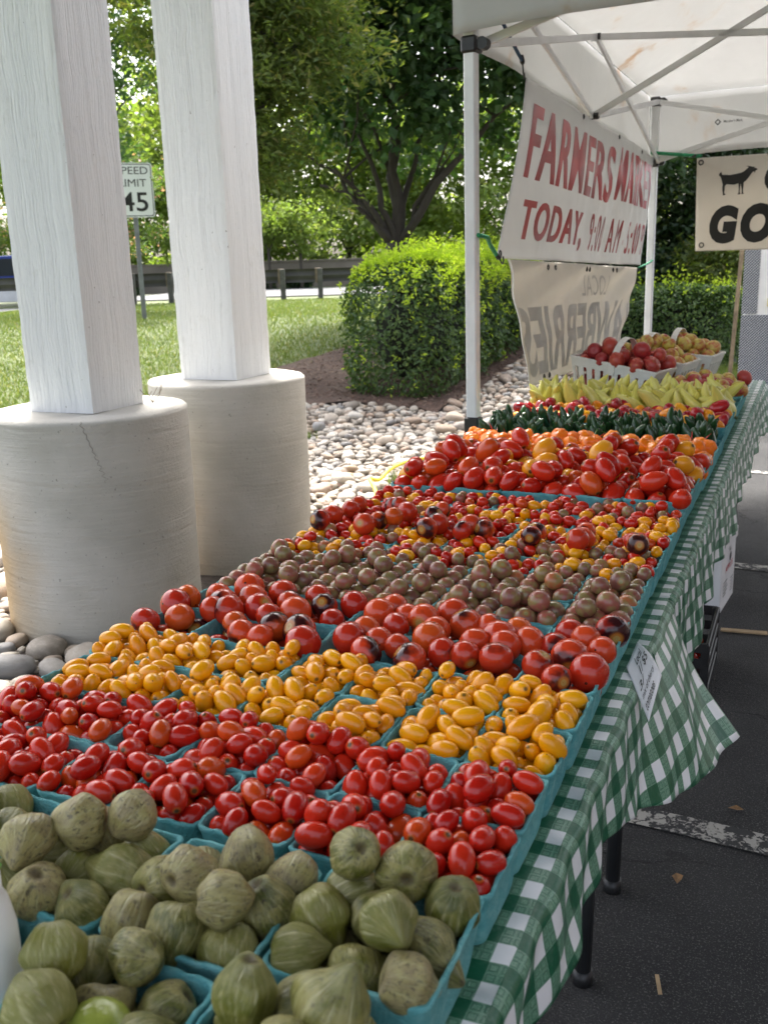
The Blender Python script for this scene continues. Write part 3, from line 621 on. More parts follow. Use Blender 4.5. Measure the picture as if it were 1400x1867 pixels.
for i, (t, s, z, r, h, lab) in enumerate([(15.0, 3.4, 2.2, 1.25, 2.0, 'dark evergreen behind the low hedge, mostly covered by the banner'), (15.6, 4.75, 2.4, 1.2, 2.2, 'dark evergreen between the tent pole and the goat banner'), (16.4, 6.3, 2.6, 1.5, 2.4, 'dark evergreen behind the trailer corner')]):
    tree('evergreen_tree', lab, tb(t, s), 1.6, [(ft(t, s, z), (r, r*.8, h))], 110, 15000, .12, L['ever'], .1, [(ft(t, s-.3, 2.6), .05), (ft(t, s+.4, 2.4), .05)], 'evergreens behind the low hedge', 60+i, .42, shell=.5, twigs=False, asp=.6)
tree('bush', 'lighter olive bush poking above the low hedge', tb(13.9, 4.75), .9, [(ft(13.9, 4.75, 1.35), (.8, .5, .55))], 40, 3200, .09, L['oak'], .03, [(ft(13.9, 4.5, 1.5), .015), (ft(13.9, 5.0, 1.5), .015)], None, 70, .25, cat='bush', shell=.2, twigs=False)
for i, (s, w_, lab) in enumerate([(-4.75, .75, 'clipped dark shrub along the far wall, wider one nearest the timber post'), (-3.05, .50, 'clipped dark shrub along the far wall under the young trees'), (-10.3, 1.0, 'clipped dark shrub behind the guardrail beside the speed limit sign')]):
    root = empty('clipped_shrub', tb(38.6, s)); n = 2500; P = rng.uniform(-1, 1, (n, 3)); P *= (1/np.maximum(np.abs(P).max(1), 1e-3))[:, None]*rng.uniform(.9, 1.02, n)[:, None]
    P = P*np.array([w_, .5, .30])+np.array([0, 0, .32]); c, s2 = math.cos(YAW), math.sin(YAW); P[:, :2] = P[:, :2]@np.array([[c, s2], [-s2, c]])
    V, F, rn = leaves(P, .11, .3, .6, None, 80+i); link('foliage', np_mesh('foliage', V, F, L['ever'], False, {'rnd': rn}), root)
    MB().box((0, 0, .3), (w_*1.8, .8, .5), YAW).build('twigs', M['core'], root); tag(root, lab, 'shrub', 'clipped shrubs along the far wall')  # near-black box: the shrub's inner shade put into its colour

# ------------------------------------------------------------------ hedges
def hedge(name, label, x0, x1, y0, y1, h, n, sprout_n, seed, lsz=.042, corner=.48, slope=0.):
    g = np.random.default_rng(seed); root = empty(name, ((x0+x1)/2, (y0+y1)/2, float(terrain((x0+x1)/2, (y0+y1)/2))))
    c = np.array([(x0+x1)/2, (y0+y1)/2, 0]); hx, hy = (x1-x0)/2, (y1-y0)/2
    def surf(m, top_only=False):
        u = g.uniform(-1, 1, (m*3, 3)); a = np.array([hx, hy, h/2])
        ax = g.choice(3, m*3, p=(lambda A: A/A.sum())(np.array([hy*h*.5, hx*h*.5, hx*hy*1.6])) if not top_only else [0, 0, 1.])
        sg = g.choice([-1, 1], m*3); 
        for k in range(3): u[ax == k, k] = sg[ax == k]
        u[(ax == 2), 2] = 1
        P = u*a; nn = np.zeros_like(P); 
        # round the vertical corners and the shoulders
        q = np.abs(P[:, :2])-(np.array([hx, hy])-corner); m2 = (q[:, 0] > 0) & (q[:, 1] > 0); dd = np.hypot(q[:, 0], q[:, 1])
        f = np.where(m2 & (dd > corner), corner/np.maximum(dd, 1e-6), 1.)
        P[:, :2] = np.where(m2[:, None], np.sign(P[:, :2])*((np.array([hx, hy])-corner)+q*f[:, None]), P[:, :2])
        sh = np.clip((P[:, 2]-(h/2-.28))/.28, 0, 1); P[:, :2] *= (1-.15*sh**2)[:, None]
        lo = np.clip((-h/2+.35-P[:, 2])/.35, 0, 1); P[:, :2] *= (1-.07*lo)[:, None]
        nn[np.arange(len(P)), ax] = u[np.arange(len(P)), ax]
        bumpy = .085*vnoise(P, 2.4, seed)+.045*vnoise(P, 7, seed+1)
        P = P+nn*bumpy[:, None]; P[:, 2] += slope*P[:, 0]
        return P[:m], nn[:m]
    zb = float(terrain(x1, y0)); ztp = zb+h
    def seat(P):
        tz = terrain(P[:, 0]+c[0], P[:, 1]+c[1]); P[:, 2] = tz+(ztp-tz)*(P[:, 2]/h+.5)-root.location.z; return P
    P, nn = surf(n); P = seat(P-nn*g.exponential(.07, len(P))[:, None])
    V, F, rn = leaves(P, lsz, .2, .55, nn*1.2, seed); link('foliage', np_mesh('foliage', V, F, L['hedge'], False, {'rnd': rn}), root)
    if sprout_n:
        Q, nq = surf(sprout_n, True); k = int(sprout_n*.40); Q2, nq2 = surf(k*12); sel = (nq2[:, 2] < .5) & (g.random(len(Q2)) < np.exp((Q2[:, 2]-h/2)/(h*.10))+.015); Q2, nq2 = Q2[sel][:k]+nq2[sel][:k]*.02, nq2[sel][:k]
        Q = np.concatenate([Q, Q2]); nq = np.concatenate([nq, nq2]); Q = seat(Q)
        st = np.repeat(Q, 5, 0); st[:, 2] += np.tile(np.linspace(-.03, .13, 5), len(Q))*np.repeat(g.uniform(.2, 1.3, len(Q))**2*(nq[:, 2] > .5)*(.6+.8*np.clip(vnoise(Q, 4, 77)+.3, 0, 1.5))+.30, 5); st += g.normal(0, .012, st.shape)
        V, F, rn = leaves(st, lsz*.95, .1, .42, None, seed+2); link('new_growth', np_mesh('new_growth', V, F, L['sprout'], False, {'rnd': rn}), root)
    mb = MB(); hc = ztp-.16-float(terrain(c[0], c[1])); mb.box((0, 0, hc/2-.05), (2*hx-.55, 2*hy-.55, hc-.1), 0, 0, .3); mb.build('twigs', M['core'], root)  # near-black box stands in for the shade deep inside the leaves
    tag(root, label, 'hedge', 'clipped hedges'); return root
hedge('hedge', 'tall clipped hedge with bright yellow-green new shoots on top', -4.10, -3.00, 7.85, 12.4, 1.33, 40000, 3600, 21, .054)
hedge('hedge', 'lower dark clipped hedge behind the apples, ending beside the trailer', -2.7, -.42, 10.9, 12.2, 1.02, 34000, 160, 22, .048, slope=-.03)

# ------------------------------------------------------------------ grass blades
def blades(name, pts, hgt, parent=None, mat=None, seed=5, wid=.007):
    g = np.random.default_rng(seed); n = len(pts); a = g.uniform(0, 2*PI, n); d = np.stack([np.cos(a), np.sin(a), 0*a], 1)
    ln = np.stack([g.normal(0, .45, n), g.normal(0, .45, n), np.ones(n)], 1); h_ = hgt*g.uniform(.5, 1.3, n)[:, None]
    V = np.stack([pts-d*wid, pts+d*wid, pts+ln*h_], 1).reshape(-1, 3)
    return link(name, np_mesh(name, V, np.arange(3*n).reshape(-1, 3), mat or L['blade'], False, {'rnd': np.repeat(g.random(n), 3)}), parent)
n = 190000; t = 7.5+17*rng.random(n)**1.6; s = rng.uniform(-1, 1, n)*t*.42-.4
x, y = fr(t, s); keep = ~((x > -5.15) & (y > .0) & (y < 13.1) & (x < -.4)) & (x < -.5)
x, y = x[keep], y[keep]; P = np.stack([x, y, terrain(x, y)-.015], 1)
o = blades('grass', P, .05); tag(o, 'short mown lawn grass on the rise towards the road', 'grass', kind='stuff')
xs = rng.uniform(-1.6, -.35, 9000); ys = rng.uniform(9.0, 10.9, 9000); o = blades('long_grass', np.stack([xs, ys, terrain(xs, ys)], 1), .16, None, None, 6); tag(o, 'longer grass tufts in front of the low hedge', 'grass', kind='stuff')
for i, (x0, y0) in enumerate([(-3.55, 6.3), (-2.2, 4.95), (-1.95, 5.35), (-2.85, 9.6), (-1.75, 4.6)]):
    n = 26; a = rng.uniform(0, 2*PI, n); r = rng.uniform(0, .06, n); P = np.stack([x0+r*np.cos(a), y0+r*np.sin(a), np.full(n, .02)], 1)
    o = blades('weed', P, .15, None, None, 90+i, .006); tag(o, 'wisp of green grass growing between the stones, '+['left, towards the mulch', 'behind the second concrete base', 'beside the yellow cable', 'near the hedge corner', 'close to the table edge'][i], 'weed', 'weeds among the stones')

# ------------------------------------------------------------------ road furniture and wall
wl = empty('boundary_wall', tb(40.5, -4)); wl.rotation_euler = (0, 0, YAW)
MB().box((0, 0, .45), (70, .25, 1.1)).build('wall_face', M['wall'], wl); MB().box((0, 0, 1.04), (70, .34, .07), 0, 0, .01).build('coping', M['wall'], wl)
tag(wl, 'long low beige wall beyond the road', 'wall')
gr = empty('guardrail', tb(24.6, -3)); gr.rotation_euler = (0, 0, YAW+.02)
prof = [(.0, .40), (.05, .43), (.055, .49), (.005, .545), (.005, .575), (.055, .63), (.05, .69), (.0, .72)]
xs = np.linspace(-26, 14, 41); V = [(x, .12+a, z) for x in xs for a, z in prof]
link('rail', np_mesh('rail', V, grid_faces(41, 8), simple('dull_steel', (.06, .056, .05), .7, .15, 3), True), gr)
for k in range(44):
    x = -26+k*.92
    MB().box((x, -.10, .30), (.12, .15, .86), 0, 0, .01).build('post', M['grey_wood'], gr)
    MB().box((x-.05, .05, .56), (.14, .14, .36), 0, 0, .012).build('spacer_block', M['weathered'], gr)
tag(gr, 'dull steel roadside guardrail on short posts with wooden spacer blocks', 'guardrail')
# speed limit sign
sg = empty('speed_limit_sign', ft(16.5, -3.90, .72)); sg.rotation_euler = (0, 0, YAW+.30)
pm = MB(); pm.box((0, .03, 1.15), (.05, .012, 2.5)); pm.box((-.031, .018, 1.15), (.012, .035, 2.5)); pm.box((.031, .018, 1.15), (.012, .035, 2.5)); pm.build('post', M['steel'], sg)
def rrect(w, h, r, n=5):
    return [(sx*(w/2-r)+r*math.cos(a0+k*PI/2/n), sz*(h/2-r)+r*math.sin(a0+k*PI/2/n)) for sx, sz, a0 in ((1, 1, 0), (-1, 1, PI/2), (-1, -1, PI), (1, -1, 1.5*PI)) for k in range(n+1)]
def plate(mb, ol, y0, y1, zc, mi=0):
    n = len(ol); mb.add([(x, y0, zc+z) for x, z in ol]+[(x, y1, zc+z) for x, z in ol], [tuple(range(n))[::-1], tuple(range(n, 2*n))]+[(k, (k+1) % n, n+(k+1) % n, n+k) for k in range(n)], mi)
ZC = 2.02; W_, H_ = .64, .84
pn = MB(); plate(pn, rrect(W_, H_, .05), -.004, 0, ZC); pnl = pn.build('panel', M['sign'], sg)
bd = MB(); o1, o2 = rrect(W_-.03, H_-.03, .045), rrect(W_-.055, H_-.055, .035); nn_ = len(o1)
bd.add([(x, -.006, ZC+z) for x, z in o1]+[(x, -.006, ZC+z) for x, z in o2], [(k, (k+1) % nn_, nn_+(k+1) % nn_, nn_+k) for k in range(nn_)]); bd.build('border', M['print_black'], pnl)
for body, w, h, zb, of in (('SPEED', .50, .115, .245, .0), ('LIMIT', .43, .115, .055, .0), ('45', .44, .30, -.33, .010)):
    V, F = text_data(body, w, h, of); MB().add([(x-w/2, -.0065, ZC+zb+z) for x, z in V], F).build('lettering', M['print_black'], pnl, fix=False)
tag(sg, 'white speed limit 45 road sign on a grey steel post', 'road sign')
# blue pickup on the road
def pickup():
    r = empty('pickup_truck', tb(31.0, -11.55)); r.rotation_euler = (0, 0, YAW)
    def ext(ol, y0, y1, mat, nm, par=r, bev=.03):
        me = bpy.data.meshes.new(nm); n = len(ol)
        bm = bmesh.new(); a = [bm.verts.new((x, y0, z)) for x, z in ol]; b = [bm.verts.new((x, y1, z)) for x, z in ol]
        bm.faces.new(a[::-1]); bm.faces.new(b)
        for k in range(n): bm.faces.new((a[k], a[(k+1) % n], b[(k+1) % n], b[k]))
        if bev: bmesh.ops.bevel(bm, geom=bm.edges[:], offset=bev, segments=2, affect='EDGES', profile=.6)
        bmesh.ops.recalc_face_normals(bm, faces=bm.faces); bm.to_mesh(me); bm.free(); me.materials.append(mat); return link(nm, me, par)
    body = ext([(-2.7, .72), (-2.7, 1.05), (-1.2, 1.12), (2.6, 1.12), (2.65, .72)], -.95, .95, M['blue'], 'body')
    ext([(-2.68, .38), (-2.72, .74), (2.66, .74), (2.62, .38)], -.94, .94, M['silver'], 'lower_body', body)
    ext([(-1.25, 1.1), (-.55, 1.72), (.75, 1.76), (1.0, 1.1)], -.82, .82, M['blue'], 'cab', r)
    for a in ([(-1.0, 1.16), (-.5, 1.62), (-.02, 1.66), (-.02, 1.16)], [(.06, 1.16), (.06, 1.66), (.66, 1.66), (.82, 1.16)]): ext(a, -.84, -.822, M['glass'], 'window', r, 0)
    for x in (-1.75, 1.75):
        for y in (-.88, .88):
            w = MB(); w.tube([(x, y-.11, .38), (x, y-.10, .38), (x, y+.10, .38), (x, y+.11, .38)], [.33, .38, .38, .33], 20); wo = w.build('wheel', M['tyre'], r, True)
            MB().tube([(x, y-.125, .38), (x, y+.125, .38)], .22, 16).build('rim', M['silver'], wo)
    ext([(-2.78, .50), (-2.78, .68), (-2.68, .68), (-2.68, .50)], -.9, .9, M['steel'], 'bumper', r, .02)
    for y in (-.75, .75): MB().box((-2.70, y, .90), (.06, .3, .18), 0, 0, .02).build('headlight', M['silver'], r)
    tag(r, 'blue pickup truck with silver lower panels on the road at left edge', 'pickup truck')
pickup()

# ------------------------------------------------------------------ timber posts on concrete drums
def drum_column(cx, cy, zt, R, h, seed, names, stain=1):
    g = np.random.default_rng(seed); nu, nv = 150, 128; prof = [(R*(k/6), zt) for k in range(0, 6)]
    V = []
    for k in range(7):
        rr_ = max(R*.002, (R-.012)*k/6)
        for j in range(nv):
            a = 2*PI*j/nv; V.append((rr_*math.cos(a), rr_*math.sin(a), zt+.003*math.sin(3*a+seed)*k/6))
    zs = np.linspace(zt-.006, -.10, nu)
    for i, z in enumerate(zs):
        for j in range(nv):
            a = 2*PI*j/nv; pitch = .205; ph = ((z+a/(2*PI)*pitch) % pitch); dz = min(ph, pitch-ph)
            r = R-.0015*math.exp(-(dz/.0055)**2)+.0015*math.sin(5*a+z*3+seed)+.001*math.sin(11*a-z*9)+(.0015 if ph < pitch*.5 else 0)*math.exp(-dz/.05)
            if i == 0: r -= .006+.006*max(0, math.sin(7*a+seed*2))*max(0, math.sin(3*a))
            V.append((r*math.cos(a), r*math.sin(a), z))
    root = empty(names[0], (cx, cy, 0)); link('concrete_base', np_mesh('concrete_base', V, grid_faces(nu+7, nv, True), M['concrete'], True), root)
    # hairline crack, a thin brown sliver that follows the drum
    if seed == 1:
        a0 = -.95; cv = MB(); pts = []
        for k in range(34):
            z = zt-.002-.24*k/33; a = a0+.19*(k/33)+.022*math.sin(k*1.9)+.014*math.sin(k*4.3+1); pts.append(((R+.0008)*math.cos(a), (R+.0008)*math.sin(a), z))
        cv.tube(pts, [.0007*(1-.6*k/33)+.0003 for k in range(34)], 5); cv.build('crack', simple('crack_brown', (.16, .14, .115), .95, .2, 50), root)
    # post: a slightly irregular rough-sawn timber
    H = 4.3; nz = 150; m_ = 14; Vp = []; edge_ = []
    for sxd, syd, ax in ((-1, -1, 0), (1, -1, 1), (1, 1, 2), (-1, 1, 3)):
        for k in range(m_):
            t_ = -1+2*k/m_
            p = [(t_, -1), (1, t_), (-t_, 1), (-1, -t_)][ax]; edge_.append(p)
    for i in range(nz):
        z = zt+.001+(H-zt)*(i/(nz-1))**1.6
        for q, p in enumerate(edge_):
            cr = max(abs(p[0]), abs(p[1])); e = abs(abs(p[0])-abs(p[1])); b = 1-.012*(1 if e < .02 else 0)
            w = .0006*math.sin(q*2.3+z*4+seed)+.0006*math.sin(q*5.1-z*2)+(.0012*math.sin(z*31+q)*math.sin(z*13+seed) if e < .02 else 0)
            Vp.append((p[0]*(h*b+w), p[1]*(h*b+w), z))
    F = grid_faces(nz, len(edge_), True)
    link('timber_post', np_mesh('timber_post', Vp, F, M['timber'], False), root)
    tag(root, names[1], 'column', 'timber posts on concrete bases'); return root
drum_column(*COLS[0], 1, ('column', 'white timber post on a stained concrete drum, nearer of the two, cut by left edge'))
drum_column(*COLS[1], 2, ('column', 'white timber post on a concrete drum, farther of the two, beside the lawn'))
pr = empty('added_porch_roof', (1.0, 2.84, 4.25)); MB().box((0, -1.9, .16), (9.2, 6.2, .06)).build('ceiling', M['ceiling'], pr)  # unseen roof added over the posts; extent and dark ceiling set for shade
for y_ in (-.48, .48): MB().box((0, y_, .0), (8.2, .22, .26), 0, 0, .01).build('beam', M['white'], pr)
mr = MB(); mr.add([(-4.7, -5.1, .20), (4.8, -5.1, .20), (4.8, 1.25, .20), (-4.7, 1.25, .20), (-4.7, -1.9, 1.6), (4.8, -1.9, 1.6)], [(0, 1, 5, 4), (2, 3, 4, 5), (0, 4, 3), (1, 2, 5)]); mr.build('roof', M['darksteel'], pr)
tag(pr, 'unseen dark-ceilinged porch roof over the timber posts, added to shade the table', 'roof')
bd_ = empty('added_building', (11.0, 2.0, 0))  # unseen building, added to cut the light from the right
MB().box((0, 0, 2.3), (6.4, 16, 4.6)).build('wall', simple('brown_brick', (.17, .11, .085), .85, .2, 6, .4, 40), bd_); MB().box((-.1, 0, 4.68), (6.9, 16.6, .16), 0, 0, .02).build('roof_edge', M['darksteel'], bd_)
for y_ in (-4.6, -1.6, 1.6, 4.6):
    f_ = MB().box((-3.215, y_, 1.6), (.05, 1.9, 1.7), 0, 0, .01).build('window', M['white'], bd_); MB().box((-3.244, y_, 1.6), (.012, 1.74, 1.54)).build('pane', M['glass'], f_)
tag(bd_, 'unseen brown building added at right to block side light', 'building')
tw = MB()
for k in range(7):
    a = random.uniform(0, 6.28); tw.tube([(0, 0, 0), (.03*math.cos(a), .03*math.sin(a), .03), (.05*math.cos(a+.5), .05*math.sin(a+.5), .05+.04*random.random())], .0012, 4)
o = tw.build('dry_twigs', M['weathered'], None, loc=(-2.27, 2.54, .90)); tag(o, 'wisp of dry stems caught at the foot of the nearer timber post', 'twigs')

# ================================================================== TABLES AND CLOTH
ORD = ['first', 'second', 'third', 'fourth', 'fifth', 'sixth', 'seventh', 'eighth']
def table(y0, y1, label):
    r = empty('folding_table', (-.385, (y0+y1)/2, 0)); hl = (y1-y0)/2
    MB().box((0, 0, .725), (.80, 2*hl, .045), 0, 0, .012).build('tabletop', M['darksteel'], r)
    for sy in (-1, 1):
        for sx in (-1, 1):
            lg = MB(); lg.tube([(sx*.30, sy*(hl-.15), .01), (sx*.315, sy*(hl-.15), .70)], .0165, 12); lo = lg.build('leg', M['darksteel'], r, True)
            MB().tube([(sx*.30, sy*(hl-.15), 0), (sx*.30, sy*(hl-.15), .035)], .021, 12).build('foot_cap', M['black'], lo, True)
        MB().tube([(-.31, sy*(hl-.15), .33), (.31, sy*(hl-.15), .33)], .011, 8).build('crossbar', M['darksteel'], r, True)
    tag(r, label, 'table', 'folding tables under the cloth')
table(-1.36, 1.04, 'folding table with dark steel legs carrying the tomatillos and grape tomatoes')
table(1.06, 3.46, 'folding table with dark steel legs carrying the cherry tomatoes and hot peppers')
table(3.48, 5.00, 'folding table with dark steel legs carrying the apples')
def cloth(name, ya, yb, ny, zt, drop, flare0, flare1, label, ruche, seed, cx, cy, cdrop):
    ys = np.linspace(ya, yb, ny); nt_, nd_ = 20, 34; V = []; UV = []
    for y in ys:
        f = float(sm((y-flare0)/(flare1-flare0))); wv = math.sin(y*17+seed)*.5+math.sin(y*7.3+1+seed)*.5+.4*math.sin(y*31+seed*2)
        L_ = drop+.014*math.sin(y*5.1+seed)+.006*math.sin(y*13)+(cdrop-drop)*f
        for k in range(nt_):
            x = -.83+.86*k/(nt_-1)-.012*(k == nt_-1); V.append((x, y, zt+.0012*math.sin(x*37+y*11)+.0014*math.sin(y*53+x*9)*(k > 14))); UV.append((y, x))
        xe = .018; R_ = .016
        for k in range(nd_):
            d = L_*(k+.6)/(nd_-.4); q = d/L_
            if d < R_*PI/2: a = d/R_; x = xe+R_*math.sin(a); z = zt-R_*(1-math.cos(a))
            else:
                e = d-R_*PI/2; x = xe+R_+e*math.sin(.05+cx*f); z = zt-R_-e*math.cos(.05+cx*f)
            x += (.013*wv*q**1.2+.004*math.sin(y*47+q*5))*(1-.3*f)*q**.3+.018*f*q*math.sin(q*4+y*14)
            if ruche: x += .0022*math.sin(y*230+3*math.sin(y*21)+d*30)*math.exp(-((d-.02)/.05)**2); z += .0018*math.sin(y*190+2*math.sin(y*33))*math.exp(-((d-.015)/.04)**2)
            V.append((x, y+cy*f*q, z)); UV.append((y, .03+d))
    me = np_mesh(name, V, grid_faces(ny, nt_+nd_), M['gingham'], True)
    uv = me.uv_layers.new(name='UVMap'); li = np.empty(len(me.loops), np.int32); me.loops.foreach_get('vertex_index', li); uv.data.foreach_set('uv', np.array(UV, np.float32)[li].ravel())
    o = link(name, me); tag(o, label, 'tablecloth', 'green gingham tablecloths')
    md = o.modifiers.new('thickness', 'SOLIDIFY'); md.thickness = .0008; md.offset = -1
    return o
cloth('tablecloth', .86, 4.97, 720, .7525, .235, 4.35, 4.95, 'green gingham vinyl cloth with gathered edge under the far produce', True, 1, .55, .06, .30)
cloth('tablecloth', -1.30, 1.13, 260, .7545, .120, .42, 1.05, 'green gingham vinyl cloth with its corner flaring out beside the price card', False, 5, .52, -.13, .262)

# ================================================================== BASKETS
def basket_mesh(hx, hy, h, seed, ribs=7):
    g = random.Random(seed); nsd, nc = 12, 4; V = []
    def ring(ax, ay, rc, z, inset, rib, warp):
        pts = []
        for s, (cx, cy, a0) in enumerate(((1, 1, 0), (-1, 1, PI/2), (-1, -1, PI), (1, -1, 1.5*PI))):
            for k in range(nc):
                a = a0+PI/2*k/(nc-1); pts.append((cx*(ax-rc)+rc*math.cos(a), cy*(ay-rc)+rc*math.sin(a)))
            nx_, ny_ = ((-1, 1), (-1, -1), (1, -1), (1, 1))[s]
            p0 = pts[-1]; p1 = (nx_*(ax-rc) if s in (0, 2) else p0[0], p0[1] if s in (0, 2) else ny_*(ay-rc))
            if s == 0: p1 = (-(ax-rc), p0[1])
            if s == 1: p1 = (p0[0], -(ay-rc))
            if s == 2: p1 = ((ax-rc), p0[1])
            if s == 3: p1 = (p0[0], (ay-rc))
            for k in range(1, nsd):
                t = k/nsd; x = p0[0]+(p1[0]-p0[0])*t; y = p0[1]+(p1[1]-p0[1])*t; w = rib*math.sin(t*PI*ribs)*(1 if s % 2 else 1)
                nxx, nyy = ((0, 1), (-1, 0), (0, -1), (1, 0))[s]; pts.append((x+nxx*w, y+nyy*w))
        for i, (x, y) in enumerate(pts):
            V.append((x, y, z+warp*(math.sin(i*.31+ph)+.6*math.sin(i*.73+ph2)+.5*math.sin(i*2.1+ph2)))); 
        return len(pts)
    ph, ph2 = g.uniform(0, 6), g.uniform(0, 6); tp = .82
    T = .0028
    rings = [(tp*.9, .0, 0, 0), (tp, .006, .0, 0), (tp+(1-tp)*.30, h*.3, .0016, 0), (tp+(1-tp)*.62, h*.62, .0018, 0), (tp+(1-tp)*.9, h*.90, .0010, .0006), (1.0, h*.93, .0006, .0011), (1.01, h*.985, .0005, .0014), (1.0, h, .0006, .0016)]
    n = 0
    for sc, z, rib, wp in rings: n = ring(hx*sc, hy*sc, .012*sc, z, 0, rib, wp)
    for sc, z, rib, wp in ((1.0-T*1.3/hx, h, .0006, .0016), (.98-T/hx, h*.93, .0003, .0004), (tp+(1-tp)*.6-T/hx, h*.6, .0014, 0), (tp-T/hx, .008, .0, 0), (tp*.5, .005, 0, 0), (.02, .005, 0, 0)): ring(hx*sc, hy*sc, .011*sc, z, 0, rib, wp)
    N_ = len(V)//n; F = grid_faces(N_, n, True)
    return np_mesh('basket', V, F, M['pulp'], True)
PINT = [basket_mesh(.0568, .0608, .070, i) for i in range(6)]
QUART = [basket_mesh(.0785, .0795, .088, 40+i, 9) for i in range(5)]
ZT = .756
bk = [0]
def basket(x, y, quart, label, group, rz=0.):
    ms = QUART if quart else PINT; bk[0] += 1
    o = link('basket', ms[bk[0] % len(ms)], None, (x, y, ZT)); o.rotation_euler = (0, 0, rz+random.gauss(0, .012)+PI*random.randint(0, 1)); tag(o, label, 'basket', group); return o

# ================================================================== PACKING
def pack(n, r, Ls, hx, hy, h, seed, slope=.75, vert=0., tp=.82, steps=200, zf=.012):
    """settle n capsules (two spheres r a distance Ls apart) into a tapered tray; returns centres, axes"""
    g = np.random.default_rng(seed); r = np.broadcast_to(np.asarray(r, float), (n,)).copy(); two = Ls > 1e-4
    c = np.stack([g.uniform(-hx*.6, hx*.6, n), g.uniform(-hy*.6, hy*.6, n), zf+r.mean()+np.arange(n)*(r.mean()**3*7.0/(4*hx*hy))], 1)
    d = g.normal(size=(n, 3)); d[:, 2] = np.abs(d[:, 2])*(.5+3*vert)+vert; d /= np.linalg.norm(d, axis=1)[:, None]
    if two: P = np.concatenate([c-d*Ls/2, c+d*Ls/2]); rr = np.concatenate([r, r])
    else: P = c; rr = r
    m = len(P); same = np.eye(m, dtype=bool)
    if two: idx = np.arange(n); same[idx, idx+n] = True; same[idx+n, idx] = True
    RS = rr[:, None]+rr[None]
    for st in range(steps):
        gq = .0022 if st < steps*.8 else .0
        P[:, 2] -= gq; P[:, :2] *= 1-.002*(gq > 0)
        for _ in range(3):
            D = P[:, None]-P[None]; dist = np.sqrt((D**2).sum(-1))+1e-9; ov = np.where(same, 0, np.maximum(RS-dist, 0))
            P += ((ov/dist)[..., None]*D).sum(1)*.30
            if two:
                e = P[n:]-P[:n]; l = np.linalg.norm(e, axis=1)[:, None]+1e-9; k = e*(l-Ls)/l*.5; P[:n] += k; P[n:] -= k
            z = P[:, 2]; fz = np.clip((z-zf)/(h-zf), 0, 1); sc = tp+(1-tp)*fz
            ins = .004+rr*(1-.55*np.clip((z-h*.9)/(rr*.6), 0, 1))+np.maximum(z-h-rr*.7, 0)*slope
            bx = np.maximum(hx*sc-ins, .004); by = np.maximum(hy*sc-ins, .004)
            P[:, 0] = np.clip(P[:, 0], -bx, bx); P[:, 1] = np.clip(P[:, 1], -by, by); P[:, 2] = np.maximum(z, zf+rr)
    if two: c = (P[:n]+P[n:])/2; ax = P[n:]-P[:n]; ax /= np.linalg.norm(ax, axis=1)[:, None]+1e-9
    else: c = P; ax = g.normal(size=(n, 3)); ax[:, 2] += .35; ax /= np.linalg.norm(ax, axis=1)[:, None]
    return c, ax
TPL = {}
def packed(key, nvar, *a, **k):
    if key not in TPL: TPL[key] = [pack(*a, seed=hash_(key)+i, **k) for i in range(nvar)]
    c, ax = TPL[key][random.randrange(nvar)]
    c, ax = c.copy(), ax.copy()
    for q in (0, 1):
        if random.random() < .5: c[:, q] *= -1; ax[:, q] *= -1
    return c, ax
def hash_(s): return sum(ord(ch)*(i+3) for i, ch in enumerate(s))*17
ITEMS = {}
def put(kind, pos, ax, label, group, scale=1., cat='tomato', depth=0., mesh=None):
    ITEMS.setdefault(kind, []).append((pos, ax, label, group, scale, cat, depth, mesh))

# base shapes: unit directions kept in attribute lc
def ball(fn, nu=22, nv=14, mats=None, name='tomato', extra=None):
    th = np.linspace(0.02, PI-.02, nv); V = np.array([(math.sin(a)*math.cos(2*PI*j/nu), math.sin(a)*math.sin(2*PI*j/nu), math.cos(a)) for a in th for j in range(nu)])
    P = fn(V); F = np.array(grid_faces(nv, nu, True)); at = {'lc': V}
    if extra is not None: at.update(extra(V, P))
    caps = None
    return P, F, at, mats
def ell(rx, rz, lob=0., nl=5, dim=0., pear=0., seed=0, lump=.02, sq=0.):
    def fn(V):
        phi = np.arctan2(V[:, 1], V[:, 0]); z = V[:, 2]
        k = 1+lob*np.cos(phi*nl+seed)*np.clip(z*.6+.5, 0, 1)+lump*vnoise(V, 1.6, seed+5)+pear*(-z)
        P = V*np.stack([rx*k, rx*k*(1+.03*math.sin(seed*3)), np.full(len(V), rz)], 1)
        P[:, 2] -= dim*rz*np.exp(-((1-np.clip(z, 0, 1))/.06))
        return P
    return fn
